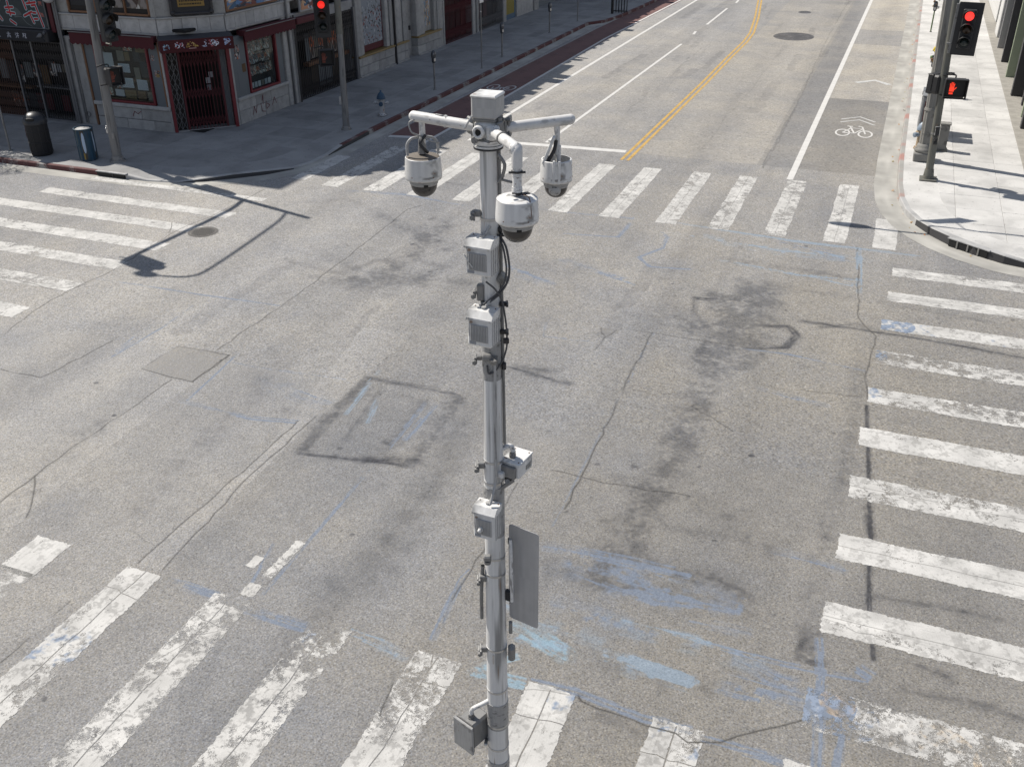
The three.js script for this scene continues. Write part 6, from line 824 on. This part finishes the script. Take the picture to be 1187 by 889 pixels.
{ const T = dome('open topped dome camera hanging from the right arm', .44, 7.13, -.15, .106, -.2, 2); part(T, 'support_plate', at(box(.02, .19, .05, .004), 0, 0, 0, 0, 0, -.38), M.whiteMetal, -.045, .2, .045); part(T, 'neck_cable', tube([[.0, .26, .03], [-.01, .2, .05], [-.05, .12, .06], [-.05, .08, .05]], .012, 14, 6), M.rubber); part(T, 'side_channel', merge([at(box(.016, .15, .02, .003), -.018, .07, 0), at(box(.016, .15, .02, .003), .018, .07, 0)]), M.whiteMetal, .015, 0, .1); part(T, 'neck', cyl(.016, .016, .14, 12), M.whiteMetal4, .012, .15, 0); part(T, 'tie', box(.045, .012, .03, .003), M.whiteMetal, -.03, .255, .02); }
// vented equipment boxes
function equip(label, y, h, extra) {
  const T = onPole('equipment_box', label, 'equipment box', -.055, y, .135, -.45, 'equipment boxes on the pole');
  part(T, 'case', box(.18, h, .125, .012), M.whiteMetal, 0, h / 2, 0); const lid = part(T, 'lid', quadGeo([[[-.095, .035, -.068], [-.095, .035, .03], [.095, .035, .03], [.095, .035, -.068]], [[-.095, .035, .03], [-.095, -.008, .07], [.095, -.008, .07], [.095, .035, .03]], [[-.095, -.008, .07], [-.095, -.022, .07], [.095, -.022, .07], [.095, -.008, .07]], [[.095, .035, .03], [.095, -.008, .07], [.095, -.022, .07], [.095, -.022, -.068]], [[.095, .035, .03], [.095, -.022, -.068], [.095, .035, -.068]], [[-.095, .035, .03], [-.095, -.022, .07], [-.095, -.008, .07]], [[-.095, .035, .03], [-.095, .035, -.068], [-.095, -.022, -.068], [-.095, -.022, .07]]]), M.whiteMetal, 0, h - .008, 0);
  part(T, 'vent_panel', box(.13, h * .56, .006, .002), M.greyMetal, 0, h * .45, .064); for (let i = 0; i < 11; i++) part(T, 'fin', box(.006, h * .54, .008, .0015), M.greyMetal, -.057 + i * .0114, h * .45, .069); for (let i = 0; i < 4; i++) part(T, 'side_fin', box(.01, h * .9, .006, .002), M.greyMetal, .092, h * .48, -.045 + i * .03);
  for (const s of [-1, 1]) { part(T, 'screw', cyl(.005, .005, .004, 8), M.rust, s * .075, h + .0285, -.04); part(T, 'screw', at(cyl(.006, .006, .004, 8), 0, 0, 0, Math.PI / 2, 0, 0), M.steel, s * .08, h - .022, .071); }
  part(T, 'conduit_stub', merge([rod([.0, h + .02, -.02], [.03, h + .09, -.07], .011, 10), at(cyl(.017, .017, .02, 10), 0, h + .032, -.015)]), M.greyMetal); part(T, 'data_label', box(.05, .022, .002, .0005), M.paper[4], -.05, h * .12, .064); part(T, 'mount', box(.06, h * .8, .05, .006), M.galv, 0, h / 2, -.085);
  return T;
}
{ const T = equip('upper vented equipment box just below the dome cameras', 6.6, .215); part(T, 'loose_tie', tube([[-.08, .13, .075], [-.085, .15, .09], [-.06, .11, .085], [-.03, .06, .075]], .004, 12, 5), M.whiteMetal); }
equip('middle vented equipment box on the camera pole', 6.085, .225);
{ const T = equip('lower equipment box with a small knob above the sign plate', 4.455, .255); part(T, 'knob', merge([at(new THREE.SphereGeometry(.016, 12, 10), 0, 0, .02), at(cyl(.02, .02, .012, 12), 0, 0, 0, Math.PI / 2, 0, 0)]), M.whiteMetal, -.02, .1, .076); }
{ // side-mounted camera in a box with elbow pipe
  const T = onPole('box_camera', 'white box camera under an elbow pipe on the right of the pole', 'camera', .175, 4.93, -.03, -.55);
  part(T, 'case', box(.155, .12, .21, .01), M.whiteMetal, 0, .06, 0); part(T, 'lid', box(.165, .012, .22, .004), M.whiteMetal, 0, .126, 0); part(T, 'front_plate', box(.13, .1, .03, .006), M.galv, -.01, .055, .115); part(T, 'side_vent', merge([0, 1, 2].map(i => at(box(.004, .04, .018, .001), 0, 0, i * .026))), M.galv, .0785, .05, -.06);
  part(T, 'elbow_pipe', tube([[-.02, .13, .03], [-.02, .2, .03], [-.04, .235, .05], [-.12, .2, .13]], .02, 20, 12), M.whiteMetal); part(T, 'pipe_nut', merge([at(cyl(.026, .026, .03, 12), -.02, .145, .03), at(cyl(.024, .024, .02, 12), -.02, .175, .03)]), M.galv); part(T, 'underside_lens', at(cyl(.035, .035, .06, 14), -.03, -.02, .07), M.galv); part(T, 'mount_arm', box(.06, .05, .09, .008), M.whiteMetal, -.06, .03, .12);
  for (const [a, b] of [[-.06, -.08], [.06, -.08], [.06, .08]]) part(T, 'screw', cyl(.005, .005, .004, 8), M.rust, a, .134, b);
}
{ // back of a narrow traffic sign
  const T = onPole('traffic_sign', 'plain grey back of a tall narrow sign on the pole', 'sign', .225, 3.98, .07, -.585);
  const r = .03, w = .135, h = .475, s = new THREE.Shape(); s.moveTo(-w + r, -h); s.lineTo(w - r, -h); s.quadraticCurveTo(w, -h, w, -h + r); s.lineTo(w, h - r); s.quadraticCurveTo(w, h, w - r, h); s.lineTo(-w + r, h); s.quadraticCurveTo(-w, h, -w, h - r); s.lineTo(-w, -h + r); s.quadraticCurveTo(-w, -h, -w + r, -h);
  part(T, 'plate', new THREE.ExtrudeGeometry(s, { depth: .004, bevelEnabled: true, bevelSize: .001, bevelThickness: .001, bevelSegments: 1, curveSegments: 6 }), texMat(rustyPaint([.4, .4, .405], 63, .95, 1.0, .06), .45, 1, 1, { metalness: .25 }), 0, 0, 0); part(T, 'mount_rail', box(.022, .62, .02, .004), M.steel, -.115, .02, .018); for (const y of [-.3, .26]) part(T, 'bolt', at(cyl(.008, .008, .01, 8), 0, 0, 0, Math.PI / 2, 0, 0), M.steel, -.115, y, .03); part(T, 'sign_clamp', merge([at(box(.05, .1, .04, .006), -.13, -.22, .03), at(box(.04, .06, .05, .006), -.13, .3, -.02)]), M.black);
}
{ // grey cabinet low on the left
  const T = onPole('lamp_cabinet', 'dark grey cabinet on a bent pipe low on the left of the pole', 'cabinet', -.24, 2.085, .02, -.75);
  part(T, 'case', box(.18, .29, .22, .02), M.galv, 0, .14, -.04); part(T, 'door', box(.23, .33, .025, .006), M.greyMetal2, 0, .14, .09); part(T, 'door_gasket', box(.21, .31, .02, .004), M.rubber, 0, .14, .073); part(T, 'cable_gland', merge([at(cyl(.03, .026, .06, 12), 0, .3, -.01), at(cyl(.034, .034, .02, 12), 0, .285, -.01)]), M.galv);
  part(T, 'support_pipe', tube([[0, .31, -.01], [.01, .38, -.02], [.09, .46, -.08], [.14, .51, -.12]], .02, 20, 10), M.whiteMetal); part(T, 'lower_bracket', at(box(.03, .02, .16, .004), 0, 0, 0, -.4, .6, 0), M.steel, .1, .0, -.09); for (const y of [.03, .2]) part(T, 'hinge', cyl(.008, .008, .04, 8), M.steel, -.095, y, .075);
}

sh(scene);
renderer.render(scene, camera);
